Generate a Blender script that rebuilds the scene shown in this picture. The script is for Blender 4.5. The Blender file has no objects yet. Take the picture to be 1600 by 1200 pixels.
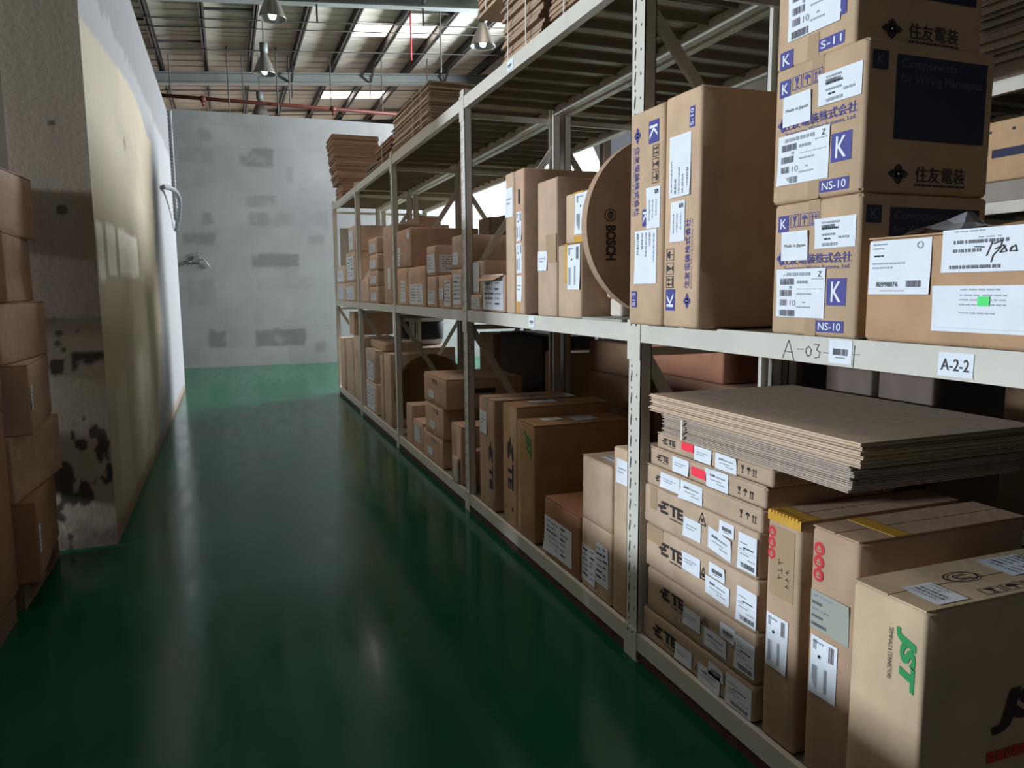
import bpy, math, random
import numpy as np
from mathutils import Vector, Matrix
random.seed(7)
SC = bpy.context.scene
COL = SC.collection

def lin(r, g, b):
    f = lambda c: (c / 255 / 12.92) if c / 255 <= .04045 else ((c / 255 + .055) / 1.055) ** 2.4
    return (f(r), f(g), f(b), 1)

# ------------------------------------------------------------------ camera
cam_d = bpy.data.cameras.new('camera'); cam = bpy.data.objects.new('camera', cam_d); COL.objects.link(cam)
cam_d.sensor_fit = 'HORIZONTAL'; cam_d.sensor_width = 36; cam_d.lens = 26.44; cam_d.clip_start = .05
yaw, pitch, roll = .35909, -.12415, -.00768
fwd = Vector((math.sin(yaw) * math.cos(pitch), math.cos(yaw) * math.cos(pitch), math.sin(pitch)))
rt = fwd.cross(Vector((0, 0, 1))).normalized(); up = rt.cross(fwd)
rt, up = math.cos(roll) * rt + math.sin(roll) * up, math.cos(roll) * up - math.sin(roll) * rt
mw = Matrix((rt, up, -fwd)).transposed().to_4x4(); mw.translation = (0, 0, 1.6)
cam.matrix_world = mw
SC.camera = cam

# ------------------------------------------------------------------ world, exposure, daylight through the openings, added fill lamps
SC.view_settings.view_transform = 'Standard'; SC.view_settings.look = 'None'
SC.view_settings.gamma = 1; SC.view_settings.use_curve_mapping = False
SC.view_settings.exposure = 0.2
W = bpy.data.worlds.new('daylight'); SC.world = W; W.use_nodes = True
W.node_tree.nodes['Background'].inputs[0].default_value = (.80, .88, 1, 1)
W.node_tree.nodes['Background'].inputs[1].default_value = .18
SC.cycles.max_bounces = 8; SC.cycles.diffuse_bounces = 5; SC.cycles.glossy_bounces = 3
SC.cycles.use_denoising = True; SC.cycles.sample_clamp_indirect = 4

def area(name, loc, target, sx, sy, power, color):
    d = bpy.data.lights.new(name, 'AREA'); d.shape = 'RECTANGLE'; d.size = sx; d.size_y = sy
    d.energy = power; d.color = color
    o = bpy.data.objects.new(name, d); COL.objects.link(o); o.location = loc
    o.rotation_euler = (Vector(target) - Vector(loc)).to_track_quat('-Z', 'Y').to_euler()
    return o
# window in the left outer wall (daylight falling on the near rack), roller door at the far right, skylights are roof panes, some added; far and rear lamps are added fill
area('left_window_daylight', (-8.8, 4.0, 2.75), (1.6, 2.2, 1.4), 1.4, .4, 1020, (.80, .91, 1))
area('far_door_daylight', (8.8, 15.9, 5.5), (0, 14.2, .8), 2.6, 2.6, 2600, (.88, .95, 1))
area('added_roof_fill', (0, 29.7, 4.6), (0, 12, 6.4), 16, 2.4, 270, (1, .84, .70))  # added behind the far wall, out of view, to brighten the roof underside
area('added_rear_fill', (1, -7.8, 5.2), (0, 6, 1.2), 8, 1.6, 3, (1, .80, .66))  # added warm fill behind the camera for faces turned towards it
SKY_E = 8.0

# ------------------------------------------------------------------ materials
def mat(name, color, rough=.6, metal=0, spec=.5, noise=0, nscale=20, bump=0, bscale=80, emis=0, objcol=False, stretch=(1, 1, 1), coat=0):
    m = bpy.data.materials.new(name); m.use_nodes = True; nt = m.node_tree; n = nt.nodes; b = n['Principled BSDF']
    b.inputs['Base Color'].default_value = color; b.inputs['Roughness'].default_value = rough
    b.inputs['Metallic'].default_value = metal; b.inputs['Specular IOR Level'].default_value = spec
    if coat: b.inputs['Coat Weight'].default_value = coat; b.inputs['Coat Roughness'].default_value = .1
    src = None
    if objcol:
        oi = n.new('ShaderNodeObjectInfo'); src = oi.outputs['Color']
    tc = n.new('ShaderNodeTexCoord'); mp = n.new('ShaderNodeMapping'); nt.links.new(tc.outputs['Object'], mp.inputs[0])
    mp.inputs['Scale'].default_value = stretch
    if noise:
        t = n.new('ShaderNodeTexNoise'); t.inputs['Scale'].default_value = nscale; t.inputs['Detail'].default_value = 6
        nt.links.new(mp.outputs[0], t.inputs['Vector'])
        r = n.new('ShaderNodeMapRange'); r.inputs[1].default_value = .25; r.inputs[2].default_value = .75
        r.inputs[3].default_value = 1 - noise; r.inputs[4].default_value = 1 + noise
        nt.links.new(t.outputs[0], r.inputs[0])
        x = n.new('ShaderNodeMix'); x.data_type = 'RGBA'; x.blend_type = 'MULTIPLY'; x.inputs['Factor'].default_value = 1
        if src: nt.links.new(src, x.inputs['A'])
        else: x.inputs['A'].default_value = color
        nt.links.new(r.outputs[0], x.inputs['B']); src = x.outputs['Result']
    if src: nt.links.new(src, b.inputs['Base Color'])
    if bump:
        t2 = n.new('ShaderNodeTexNoise'); t2.inputs['Scale'].default_value = bscale; t2.inputs['Detail'].default_value = 4
        nt.links.new(mp.outputs[0], t2.inputs['Vector'])
        bp = n.new('ShaderNodeBump'); bp.inputs['Strength'].default_value = bump; bp.inputs['Distance'].default_value = .01
        nt.links.new(t2.outputs[0], bp.inputs['Height']); nt.links.new(bp.outputs[0], b.inputs['Normal'])
    if emis:
        b.inputs['Emission Color'].default_value = color; b.inputs['Emission Strength'].default_value = emis
    return m

M = {}
M['card'] = mat('cardboard', (.4, .27, .17, 1), .75, objcol=True, noise=.12, nscale=9, bump=.12, bscale=25, spec=.25)
M['sheet'] = mat('corrugated_sheet', (.4, .3, .21, 1), .8, objcol=True, noise=.15, nscale=30, stretch=(1, 1, 6), spec=.2)
M['rack'] = mat('rack_paint', lin(209, 204, 193), .32, noise=.05, nscale=6, spec=.5)
M['rackg'] = mat('deck_metal', lin(142, 132, 114), .45, metal=.25, noise=.12, nscale=5)
M['rackd'] = mat('slot_dark', (.02, .022, .025, 1), .8)
M['paper'] = mat('paper', lin(226, 230, 238), .6, noise=.04, nscale=15, spec=.3)
M['ink'] = mat('ink_dark', lin(45, 45, 52), .6)
M['inkl'] = mat('ink_light', lin(160, 163, 172), .6)
M['blue'] = mat('ink_purple_blue', lin(70, 68, 140), .6)
M['navy'] = mat('ink_navy', lin(26, 34, 66), .6)
M['navyl'] = mat('ink_navy_text', lin(84, 92, 112), .6)
M['brownink'] = mat('ink_brown_black', lin(52, 44, 44), .6)
M['red'] = mat('ink_red', lin(205, 48, 62), .6)
M['pink'] = mat('sticker_pink_red', lin(255, 62, 82), .5)
M['green'] = mat('ink_green', lin(40, 140, 78), .6)
M['gsticker'] = mat('sticker_green', lin(70, 225, 110), .5)
M['tape'] = mat('tape_brown', lin(176, 148, 120), .25, spec=.5, noise=.06, nscale=8)
M['ytape'] = mat('tape_yellow', lin(206, 158, 66), .3, spec=.5, noise=.15, nscale=12)
M['strap'] = mat('strap_white', lin(225, 220, 212), .4)
M['film'] = mat('shrink_film', lin(150, 150, 155), .12, spec=.8, noise=.2, nscale=6)
M['wood'] = mat('pallet_wood', lin(120, 96, 74), .8, noise=.25, nscale=8, stretch=(1, 8, 8))
M['steel'] = mat('girder_paint', lin(118, 124, 122), .5, noise=.08, nscale=2)
M['purlin'] = mat('purlin_paint', lin(62, 60, 56), .6)
M['roof'] = mat('roof_sheet_paint', lin(200, 196, 184), .6, noise=.12, nscale=.8)
M['pipe'] = mat('pipe_red_oxide', lin(98, 50, 42), .5)
M['lampm'] = mat('lamp_aluminium', lin(140, 136, 130), .35, metal=.6)
M['glass'] = mat('lamp_lens', lin(250, 250, 250), .1, emis=1.2)  # lamps are off; slight glow stands in for the glint on the bulb
M['hose'] = mat('conduit_grey', lin(122, 124, 128), .45)
M['plaster'] = mat('grey_plaster', lin(150, 148, 145), .85, noise=.1, nscale=1.5)
M['rust'] = mat('rust_brown_strip', lin(82, 54, 44), .8, noise=.3, nscale=12)
M['inkm'] = mat('ink_grey', lin(104, 106, 114), .6)
M['concrete'] = mat('bare_concrete', lin(170, 160, 145), .8, noise=.1, nscale=2)
M['dark_plaster'] = mat('old_brown_plaster', lin(92, 80, 70), .85, noise=.1, nscale=1.5)
M['sky'] = mat('skylight_pane', (1, .89, .79, 1), .4, emis=SKY_E)
M['alu'] = mat('window_frame_metal', lin(150, 150, 150), .4)
M['board'] = mat('grey_board', lin(158, 160, 150), .7, noise=.04, nscale=3)
M['dust'] = mat('dirty_concrete', lin(96, 80, 66), .9, noise=.3, nscale=20)

def paint_mat(name, rough=.8, bump=.15):
    m = bpy.data.materials.new(name); m.use_nodes = True; nt = m.node_tree; n = nt.nodes; b = n['Principled BSDF']
    a = n.new('ShaderNodeAttribute'); a.attribute_name = 'paint'
    t = n.new('ShaderNodeTexNoise'); t.inputs['Scale'].default_value = 40; t.inputs['Detail'].default_value = 6
    tc = n.new('ShaderNodeTexCoord'); nt.links.new(tc.outputs['Object'], t.inputs['Vector'])
    r = n.new('ShaderNodeMapRange'); r.inputs[3].default_value = .9; r.inputs[4].default_value = 1.1; nt.links.new(t.outputs[0], r.inputs[0])
    x = n.new('ShaderNodeMix'); x.data_type = 'RGBA'; x.blend_type = 'MULTIPLY'; x.inputs['Factor'].default_value = 1
    nt.links.new(a.outputs['Color'], x.inputs['A']); nt.links.new(r.outputs[0], x.inputs['B'])
    nt.links.new(x.outputs['Result'], b.inputs['Base Color']); b.inputs['Roughness'].default_value = rough
    b.inputs['Specular IOR Level'].default_value = .3
    bp = n.new('ShaderNodeBump'); bp.inputs['Strength'].default_value = bump; bp.inputs['Distance'].default_value = .01
    nt.links.new(t.outputs[0], bp.inputs['Height']); nt.links.new(bp.outputs[0], b.inputs['Normal'])
    return m
M['wallpaint'] = paint_mat('old_wall_paint')

def floor_mat():
    m = bpy.data.materials.new('green_epoxy'); m.use_nodes = True; nt = m.node_tree; n = nt.nodes; b = n['Principled BSDF']
    tc = n.new('ShaderNodeTexCoord')
    t = n.new('ShaderNodeTexNoise'); t.inputs['Scale'].default_value = .9; t.inputs['Detail'].default_value = 5
    nt.links.new(tc.outputs['Object'], t.inputs['Vector'])
    cr = n.new('ShaderNodeValToRGB'); cr.color_ramp.elements[0].position = .3; cr.color_ramp.elements[1].position = .7
    cr.color_ramp.elements[0].color = lin(7, 63, 41); cr.color_ramp.elements[1].color = lin(12, 77, 53)
    nt.links.new(t.outputs[0], cr.inputs[0]); nt.links.new(cr.outputs[0], b.inputs['Base Color'])
    mp = n.new('ShaderNodeMapping'); mp.inputs['Scale'].default_value = (6, 1.2, 1); nt.links.new(tc.outputs['Object'], mp.inputs[0])
    t2 = n.new('ShaderNodeTexNoise'); t2.inputs['Scale'].default_value = 1.6; t2.inputs['Detail'].default_value = 6
    nt.links.new(mp.outputs[0], t2.inputs['Vector'])
    r = n.new('ShaderNodeMapRange'); r.inputs[1].default_value = .3; r.inputs[2].default_value = .7; r.inputs[3].default_value = .11; r.inputs[4].default_value = .23
    nt.links.new(t2.outputs[0], r.inputs[0]); nt.links.new(r.outputs[0], b.inputs['Roughness'])
    b.inputs['Specular IOR Level'].default_value = .19
    bp = n.new('ShaderNodeBump'); bp.inputs['Strength'].default_value = .06; bp.inputs['Distance'].default_value = .02
    nt.links.new(t.outputs[0], bp.inputs['Height']); nt.links.new(bp.outputs[0], b.inputs['Normal'])
    return m
M['floor'] = floor_mat()

# ------------------------------------------------------------------ mesh helpers
class MB:
    def __init__(s): s.v = []; s.f = []; s.m = []
    def quad(s, p, mi=0):
        i = len(s.v); s.v += [tuple(q) for q in p]; s.f.append(tuple(range(i, i + len(p)))); s.m.append(mi)
    def box(s, x0, x1, y0, y1, z0, z1, mi=0):
        i = len(s.v)
        s.v += [(x, y, z) for z in (z0, z1) for y in (y0, y1) for x in (x0, x1)]
        for q in ((0, 2, 3, 1), (4, 5, 7, 6), (0, 1, 5, 4), (2, 6, 7, 3), (0, 4, 6, 2), (1, 3, 7, 5)):
            s.f.append(tuple(i + k for k in q)); s.m.append(mi)
    def bar(s, a, b, w, h, mi=0):
        a, b = Vector(a), Vector(b); d = (b - a).normalized()
        n = Vector((0, 1, 0)) if abs(d.y) < .9 else Vector((0, 0, 1))
        u = d.cross(n).normalized() * w / 2; v = d.cross(u).normalized() * h / 2
        i = len(s.v)
        for p in (a, b): s.v += [tuple(p - u - v), tuple(p + u - v), tuple(p + u + v), tuple(p - u + v)]
        for q in ((0, 3, 2, 1), (4, 5, 6, 7), (0, 1, 5, 4), (1, 2, 6, 5), (2, 3, 7, 6), (3, 0, 4, 7)):
            s.f.append(tuple(i + k for k in q)); s.m.append(mi)
    def lathe(s, prof, n=20, c=(0, 0, 0), axis='z', mi=0, closed=False):
        i = len(s.v); k = len(prof)
        for j in range(n):
            a = 2 * math.pi * j / n
            for r, h in prof:
                x, y, z = r * math.cos(a), r * math.sin(a), h
                if axis == 'y': x, y, z = x, h, y
                s.v.append((c[0] + x, c[1] + y, c[2] + z))
        for j in range(n):
            for q in range(k if closed else k - 1):
                q2 = (q + 1) % k; j2 = (j + 1) % n
                f = (i + j * k + q, i + j2 * k + q, i + j2 * k + q2, i + j * k + q2)
                s.f.append(f if axis == 'z' else f[::-1]); s.m.append(mi)
    def tube(s, path, r, n=8, mi=0, rfn=None):
        P = [Vector(p) for p in path]; i = len(s.v)
        for j, p in enumerate(P):
            d = (P[min(j + 1, len(P) - 1)] - P[max(j - 1, 0)]).normalized()
            a = Vector((0, 0, 1)) if abs(d.z) < .9 else Vector((1, 0, 0))
            u = d.cross(a).normalized(); v = d.cross(u)
            rr = r if rfn is None else rfn(j)
            s.v += [tuple(p + rr * (math.cos(t) * u + math.sin(t) * v)) for t in [2 * math.pi * k / n for k in range(n)]]
        for j in range(len(P) - 1):
            for k in range(n):
                k2 = (k + 1) % n
                s.f.append((i + j * n + k, i + j * n + k2, i + (j + 1) * n + k2, i + (j + 1) * n + k)); s.m.append(mi)
        s.f.append(tuple(i + k for k in range(n))[::-1]); s.m.append(mi)
        s.f.append(tuple(i + (len(P) - 1) * n + k for k in range(n))); s.m.append(mi)
    def mesh(s, name, mats, smooth=False):
        me = bpy.data.meshes.new(name); me.from_pydata(s.v, [], s.f)
        for m in mats: me.materials.append(M[m] if isinstance(m, str) else m)
        if len(mats) > 1: me.polygons.foreach_set('material_index', s.m)
        if smooth: me.polygons.foreach_set('use_smooth', [True] * len(s.f))
        me.update(); return me
    def build(s, name, mats, parent=None, smooth=False, loc=None):
        if isinstance(mats, str): mats = [mats]
        o = link(name, s.mesh(name, mats, smooth), parent, loc)
        if name in ('printed_mark', 'label_print', 'handwriting', 'printed_panel'): o['kind'] = 'stuff'
        return o

def link(name, me, parent=None, loc=None):
    o = bpy.data.objects.new(name, me); COL.objects.link(o)
    if parent: o.parent = parent
    if loc is not None: o.location = loc
    return o
def tag(o, label=None, cat=None, group=None, kind=None):
    if label: o['label'] = label
    if cat: o['category'] = cat
    if group: o['group'] = group
    if kind: o['kind'] = kind
    return o
def empty(name, loc, label=None, cat=None, group=None, kind=None):
    o = bpy.data.objects.new(name, None); COL.objects.link(o); o.location = loc; o.empty_display_size = .1
    return tag(o, label, cat, group, kind)

# ---- lettering: font outlines turned into flat faces
_tc = {}
def text_geo(s, bold=0, shear=0):
    k = (s, bold, shear)
    if k not in _tc:
        cu = bpy.data.curves.new('lettering', 'FONT'); cu.body = s; cu.size = 1; cu.offset = bold; cu.shear = shear
        cu.resolution_u = 3; cu.fill_mode = 'FRONT'
        o = bpy.data.objects.new('lettering', cu); COL.objects.link(o)
        dg = bpy.context.evaluated_depsgraph_get()
        me = bpy.data.meshes.new_from_object(o.evaluated_get(dg))
        vs = [(v.co.x, v.co.y) for v in me.vertices]; fs = [tuple(p.vertices) for p in me.polygons]
        bpy.data.objects.remove(o); bpy.data.meshes.remove(me); bpy.data.curves.remove(cu)
        xs = [v[0] for v in vs] or [0, 1]; ys = [v[1] for v in vs] or [0, 1]
        x0, x1, y0, y1 = min(xs), max(xs), min(ys), max(ys)
        _tc[k] = ([((x - x0) / (x1 - x0), (y - y0) / (y1 - y0)) for x, y in vs], fs)
    return _tc[k]

class Frame:   # a flat face: origin at the reader's lower left, U to the reader's right, V up
    def __init__(s, O, U, V):
        s.O, s.U, s.V = Vector(O), Vector(U), Vector(V); s.N = s.U.cross(s.V)
    def p(s, u, v, d=.0012): return tuple(s.O + u * s.U + v * s.V + d * s.N)
def rot_map(rect, rot):
    u0, v0, u1, v1 = rect
    if rot == 0: return lambda a, b: (u0 + a * (u1 - u0), v0 + b * (v1 - v0))
    if rot == 90: return lambda a, b: (u0 + b * (u1 - u0), v1 - a * (v1 - v0))      # reads downwards
    return lambda a, b: (u1 - b * (u1 - u0), v0 + a * (v1 - v0))                    # reads upwards
def put_text(mb, fr, s, rect, rot=0, mi=0, bold=.0, shear=0, d=.0012):
    vs, fs = text_geo(s, bold, shear); f = rot_map(rect, rot); i = len(mb.v)
    mb.v += [fr.p(*f(a, b), d) for a, b in vs]
    for q in fs: mb.f.append(tuple(i + k for k in q)); mb.m.append(mi)
def put_poly(mb, fr, pts, rect, rot=0, mi=0, d=.0012):
    f = rot_map(rect, rot); mb.quad([fr.p(*f(a, b), d) for a, b in pts], mi)
def put_rect(mb, fr, rect, mi=0, d=.0012):
    u0, v0, u1, v1 = rect; mb.quad([fr.p(u0, v0, d), fr.p(u1, v0, d), fr.p(u1, v1, d), fr.p(u0, v1, d)], mi)
def put_disc(mb, fr, c, r, mi=0, n=16, d=.0012, ry=None):
    ry = ry or r
    mb.quad([fr.p(c[0] + r * math.cos(2 * math.pi * k / n), c[1] + ry * math.sin(2 * math.pi * k / n), d) for k in range(n)], mi)
def put_ring(mb, fr, c, r, w, mi=0, n=20, d=.0012, ry=None):
    ry = ry or r
    for k in range(n):
        a, b = 2 * math.pi * k / n, 2 * math.pi * (k + 1) / n
        mb.quad([fr.p(c[0] + q * r * math.cos(t), c[1] + q * ry * math.sin(t), d) for q, t in ((1 - w, a), (1, a), (1, b), (1 - w, b))], mi)
def put_stroke(mb, fr, pts, w, mi=0, d=.0014):
    for a, b in zip(pts, pts[1:]):
        dx, dy = b[0] - a[0], b[1] - a[1]; L = math.hypot(dx, dy) or 1; nx, ny = -dy / L * w / 2, dx / L * w / 2
        ex, ey = dx / L * w * .4, dy / L * w * .4
        mb.quad([fr.p(a[0] + nx - ex, a[1] + ny - ey, d), fr.p(a[0] - nx - ex, a[1] - ny - ey, d), fr.p(b[0] - nx + ex, b[1] - ny + ey, d), fr.p(b[0] + nx + ex, b[1] + ny + ey, d)][::-1], mi)

def bars(mb, fr, rect, rot=0, mi=0, n=22, rnd=random, d=.0016):
    f = rot_map(rect, rot); x = 0
    while x < .97:
        w = rnd.choice((.6, 1, 1, 1.6, 2.2)) / n
        mb.quad([fr.p(*f(a, b), d) for a, b in ((x, 0), (min(1, x + w), 0), (min(1, x + w), 1), (x, 1))], mi)
        x += w + rnd.choice((.5, .8, 1.2)) / n
def dashes(mb, fr, rect, rot=0, mi=0, n=10, rnd=random, d=.0016, fill=1):
    f = rot_map(rect, rot); x = 0
    while x < fill - .02:
        w = rnd.uniform(.6, 2.6) / n; e = min(fill, x + w)
        mb.quad([fr.p(*f(a, b), d) for a, b in ((x, 0), (e, 0), (e, 1), (x, 1))], mi); x = e + .5 / n

# ------------------------------------------------------------------ shipping cartons
TAN, KRAFT, PALE, WARM, DARK = (.50, .37, .265, 1), (.37, .225, .13, 1), (.54, .42, .32, 1), (.36, .19, .115, 1), (.25, .15, .09, 1)
def carton_mesh(dx, dy, dz, bulge, seed):
    rnd = random.Random(seed)
    T = [-1, -.94, -.5, 0, .5, .94, 1]
    idx = {}; vs = []; fs = []
    def warp(t, s): return s / 2 * (t if abs(t) in (0, .5) else math.copysign(1 - .010 / s * 2, t) if abs(t) == .94 else t)
    ph = [rnd.uniform(0, 6) for _ in range(6)]
    dent = {c: rnd.uniform(0, .006) for c in [(a, b, e) for a in (-1, 1) for b in (-1, 1) for e in (-1, 1)]}
    def vert(a, b, c):
        k = (a, b, c)
        if k in idx: return idx[k]
        t = [T[a], T[b], T[c]]; p = [warp(t[0], dx), warp(t[1], dy), warp(t[2], dz)]
        ext = [i for i in range(3) if abs(t[i]) == 1]
        if len(ext) >= 2:                       # worn, rounded edges and corners
            q = .0035 if len(ext) == 2 else .0035 + dent[tuple(int(x) for x in t)]
            for i in ext: p[i] -= math.copysign(q, t[i])
        elif len(ext) == 1:                     # panels sag in a little
            i = ext[0]; o = [t[j] for j in range(3) if j != i]
            amt = bulge * (1 - o[0] ** 2) * (1 - o[1] ** 2) * (.6 + .4 * math.sin(ph[i] + 3 * o[0] + 2 * o[1]))
            if not (i == 2 and t[2] < 0): p[i] -= math.copysign(amt, t[i])
        p[2] += dz / 2
        idx[k] = len(vs); vs.append(tuple(p)); return idx[k]
    for ax in range(3):
        for e in (0, 6):
            for i in range(6):
                for j in range(6):
                    def g(u, w):
                        q = [0, 0, 0]; q[ax] = e; q[(ax + 1) % 3] = u; q[(ax + 2) % 3] = w; return vert(*q)
                    f = (g(i, j), g(i + 1, j), g(i + 1, j + 1), g(i, j + 1))
                    fs.append(f if e == 6 else f[::-1])
    me = bpy.data.meshes.new('carton'); me.from_pydata(vs, [], fs); me.materials.append(M['card'])
    me.polygons.foreach_set('use_smooth', [True] * len(fs)); me.update()
    try: me.set_sharp_from_angle(angle=math.radians(50))
    except Exception: pass
    return me

class Box: pass
_cn = 0
def carton(label, y0, y1, z0, z1, x0=1.6, dx=.6, tint=TAN, flaps=None, rz=0, group=None, tape=False, name='carton', cat='box', loc=None, bulge=.003, tilt=0):
    """y0 nearer the camera, y1 farther; x0 the face towards the aisle. flaps: 'x' or 'y' = direction of the top seam."""
    global _cn; _cn += 1
    if 4.3 < y0 and x0 < 2.2: tint = tuple(a * .62 + c * .38 for a, c in zip(tint, (.66, .54, .47, 1)))  # farther cartons coloured paler in place of stronger light there
    g = .0018; dy = y1 - y0 - 2 * g; dz = z1 - z0 - .001
    lid = .004 if flaps else 0
    b = Box(); b.y0, b.y1, b.z0, b.z1, b.x0, b.dx, b.dy, b.dz = y0, y1, z0, z1, x0, dx, dy, dz
    o = link(name, carton_mesh(dx, dy, dz - lid, bulge, _cn)); b.o = o
    o.location = loc or (x0 + dx / 2, (y0 + y1) / 2, z0 + .0005); o.rotation_euler = (tilt, 0, math.radians(rz))
    v = random.Random(_cn * 3).uniform(.94, 1.1); o.color = (tint[0] * v * 1.08, tint[1] * v * 1.0, tint[2] * v * .92, 1)
    tag(o, label, cat, group)
    b.front = Frame((-dx / 2, dy / 2, 0), (0, -1, 0), (0, 0, 1))
    b.side = Frame((-dx / 2, -dy / 2, 0), (1, 0, 0), (0, 0, 1))
    b.right = Frame((dx / 2, -dy / 2, 0), (0, 1, 0), (0, 0, 1))
    b.top = Frame((-dx / 2, dy / 2, dz), (0, -1, 0), (1, 0, 0))
    if flaps:
        ex = .002
        for s in (-1, 1):
            f = MB(); zt, zb = dz, dz - lid
            if flaps == 'x': f.box(-dx / 2 + ex, dx / 2 - ex, *sorted((s * .0025, s * (dy / 2 - ex))), zb, zt)
            else: f.box(*sorted((s * .0025, s * (dx / 2 - ex))), -dy / 2 + ex, dy / 2 - ex, zb, zt)
            fo = f.build('top_flap', 'card', o); fo.color = o.color
        if tape:
            t = MB(); w = .025; mi = 0
            if flaps == 'x':
                t.box(-dx / 2 + .001, dx / 2 - .001, -w, w, dz, dz + .0006)
                t.box(-dx / 2 - .0006, -dx / 2 + .002, -w, w, dz - .07, dz)
            else:
                t.box(-w, w, -dy / 2 + .001, dy / 2 - .001, dz, dz + .0006)
                t.box(-w, w, -dy / 2 - .0006, -dy / 2 + .002, dz - .07, dz)
            t.build('packing_tape', tape if isinstance(tape, str) else 'tape', o)
    return b

def paper(b, fr, rect, style='lines', rot=0, skew=0, seed=0, matl='paper', lab=None, curl=.004, name='shipping_label'):
    """a stuck-on paper label with its print as a child"""
    rnd = random.Random(seed or int(rect[0] * 9973 + rect[1] * 7919 + rect[2] * 1237) & 9999)
    u0, v0, u1, v1 = rect; m = MB(); nu, nv = 4, 3; i0 = 0
    cc = rnd.randrange(4)
    for j in range(nv + 1):
        for i in range(nu + 1):
            a, c = i / nu, j / nv
            k = {0: (1 - a) * (1 - c), 1: a * (1 - c), 2: a * c, 3: (1 - a) * c}[cc]
            h = .0018 + (curl * max(0, k - .55) / .45 if curl else 0)
            m.v.append(fr.p(u0 + a * (u1 - u0), v0 + c * (v1 - v0) + skew * (a - .5) * (u1 - u0), h))
    for j in range(nv):
        for i in range(nu):
            q = j * (nu + 1) + i; m.f.append((q, q + 1, q + nu + 2, q + nu + 1)); m.m.append(0)
    po = m.build(name, matl, b.o, smooth=True)
    if lab: po['label'] = lab
    if not style: return po
    # print, in label coordinates
    s = MB(); w, h = u1 - u0, v1 - v0
    if skew:
        F2 = Frame(fr.O, fr.U, fr.V); F2.p = lambda u, v, d=.0012: tuple(fr.O + u * fr.U + (v + skew * ((u - u0) / w - .5) * w) * fr.V + d * fr.N)
    else: F2 = fr
    f = rot_map((u0, v0, u1, v1), rot)
    def R(a0, b0, a1, b1):
        p, q = f(a0, b0), f(a1, b1); return (min(p[0], q[0]), min(p[1], q[1]), max(p[0], q[0]), max(p[1], q[1]))
    D = .0034
    def line(a0, b0, a1, hh, n=10, mi=0, fill=1): dashes(s, F2, R(a0, b0, a1, b0 + hh), rot, mi, n, rnd, D, fill)
    def bc(a0, b0, a1, b1, n=24, mi=2): bars(s, F2, R(a0, b0, a1, b1), rot, mi, n, rnd, D)
    def tx(t, a0, b0, a1, b1, mi=0, bold=0): put_text(s, F2, t, R(a0, b0, a1, b1), rot, mi, bold, 0, D)
    def rule(a0, b0, a1, b1, mi=1): put_rect(s, F2, R(a0, b0, a1, b1), mi, D)
    if style == 'blank':
        line(.15, .6, .8, .05, 12, 1); line(.15, .45, .6, .05, 12, 1)
    elif style == 'lines':
        for k in range(5): line(.1, .82 - k * .16, .1 + rnd.uniform(.4, .8), .05, 12, rnd.choice((0, 1, 1)))
    elif style == 'code':
        bc(.2, .35, .85, .62, 26); line(.3, .22, .7, .06, 8, 1)
    elif style == 'skew_small':
        bc(.18, .62, .42, .74, 10); line(.45, .62, .85, .08, 8, 1); line(.2, .42, .7, .05, 10, 1); line(.5, .28, .85, .05, 8, 1)
    elif style == 'tall':
        line(.12, .72, .5, .03, 8, 1); line(.3, .6, .85, .035, 10, 0); line(.1, .55, .4, .03, 8, 1); rule(.05, .5, .95, .505)
        line(.12, .42, .6, .03, 9, 1); line(.55, .3, .9, .03, 8, 1); bc(.08, .07, .92, .2, 34)
    elif style == 'ship':
        for k in range(5):
            y = .8 - k * .17
            if rnd.random() < .6: bc(.08, y, rnd.uniform(.35, .5), y + .08, 18)
            line(.55, y + .02, rnd.uniform(.7, .95), .04, 8, rnd.choice((0, 1)))
        rule(.03, .5, .97, .504)
    elif style == 'kbig':
        line(.14, .86, .72, .07, 12, 1); tx('Z', .86, .83, .93, .94)
        for k, (t, e) in enumerate(((.68, .38), (.44, .33), (.24, .24), (.02, .42))): bc(.08, t, e, t + .13, 34)
        line(.44, .7, .66, .06, 8, 1); line(.28, .6, .33, .05, 2, 1); line(.44, .47, .74, .03, 8, 1); tx('10', .3, .24, .42, .36, 1)
        line(.56, .3, .62, .03, 2, 1); line(.44, .2, .72, .03, 8, 1); line(.74, .78, .96, .02, 6, 1); line(.45, .58, .95, .015, 9, 1)
    elif style == 'kcode':
        for k, y in enumerate((.82, .62, .42)): line(.18, y, .18 + rnd.uniform(.3, .5), .07, 12, 1 - k % 2)
        bc(.18, .68, .52, .78, 26); line(.6, .3, .85, .08, 5, 1); line(.2, .08, .6, .1, 10, 1); line(.25, .28, .4, .06, 3, 0)
    elif style == 'kv':          # columns of codes, printed sideways
        bc(.05, .1, .45, .18, 30); bc(.05, .32, .35, .38, 24); line(.05, .5, .5, .05, 16, 1); bc(.05, .66, .3, .73, 20); line(.08, .86, .6, .04, 16, 1)
    elif style == 'S':
        tx('S', .06, .62, .18, .88, 0, .02); line(.3, .7, .7, .05, 12, 1); bc(.3, .42, .75, .5, 26, 1); line(.3, .2, .8, .05, 14, 1)
    elif style == 'num':
        line(.06, .92, .3, .025, 10, 1); line(.06, .84, .25, .025, 8, 1); line(.08, .7, .24, .03, 4, 0); line(.06, .56, .62, .03, 14, 1); line(.06, .48, .4, .03, 10, 1)
        tx('80998876', .14, .14, .5, .23); bc(.64, .13, .88, .25, 30); rule(.0, .1, 1, .104); line(.2, .055, .62, .02, 14, 1)
        put_ring(s, F2, f(.83, .88), .009, .3, 1, 14, D)
    elif style == 'wide_a':
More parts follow.
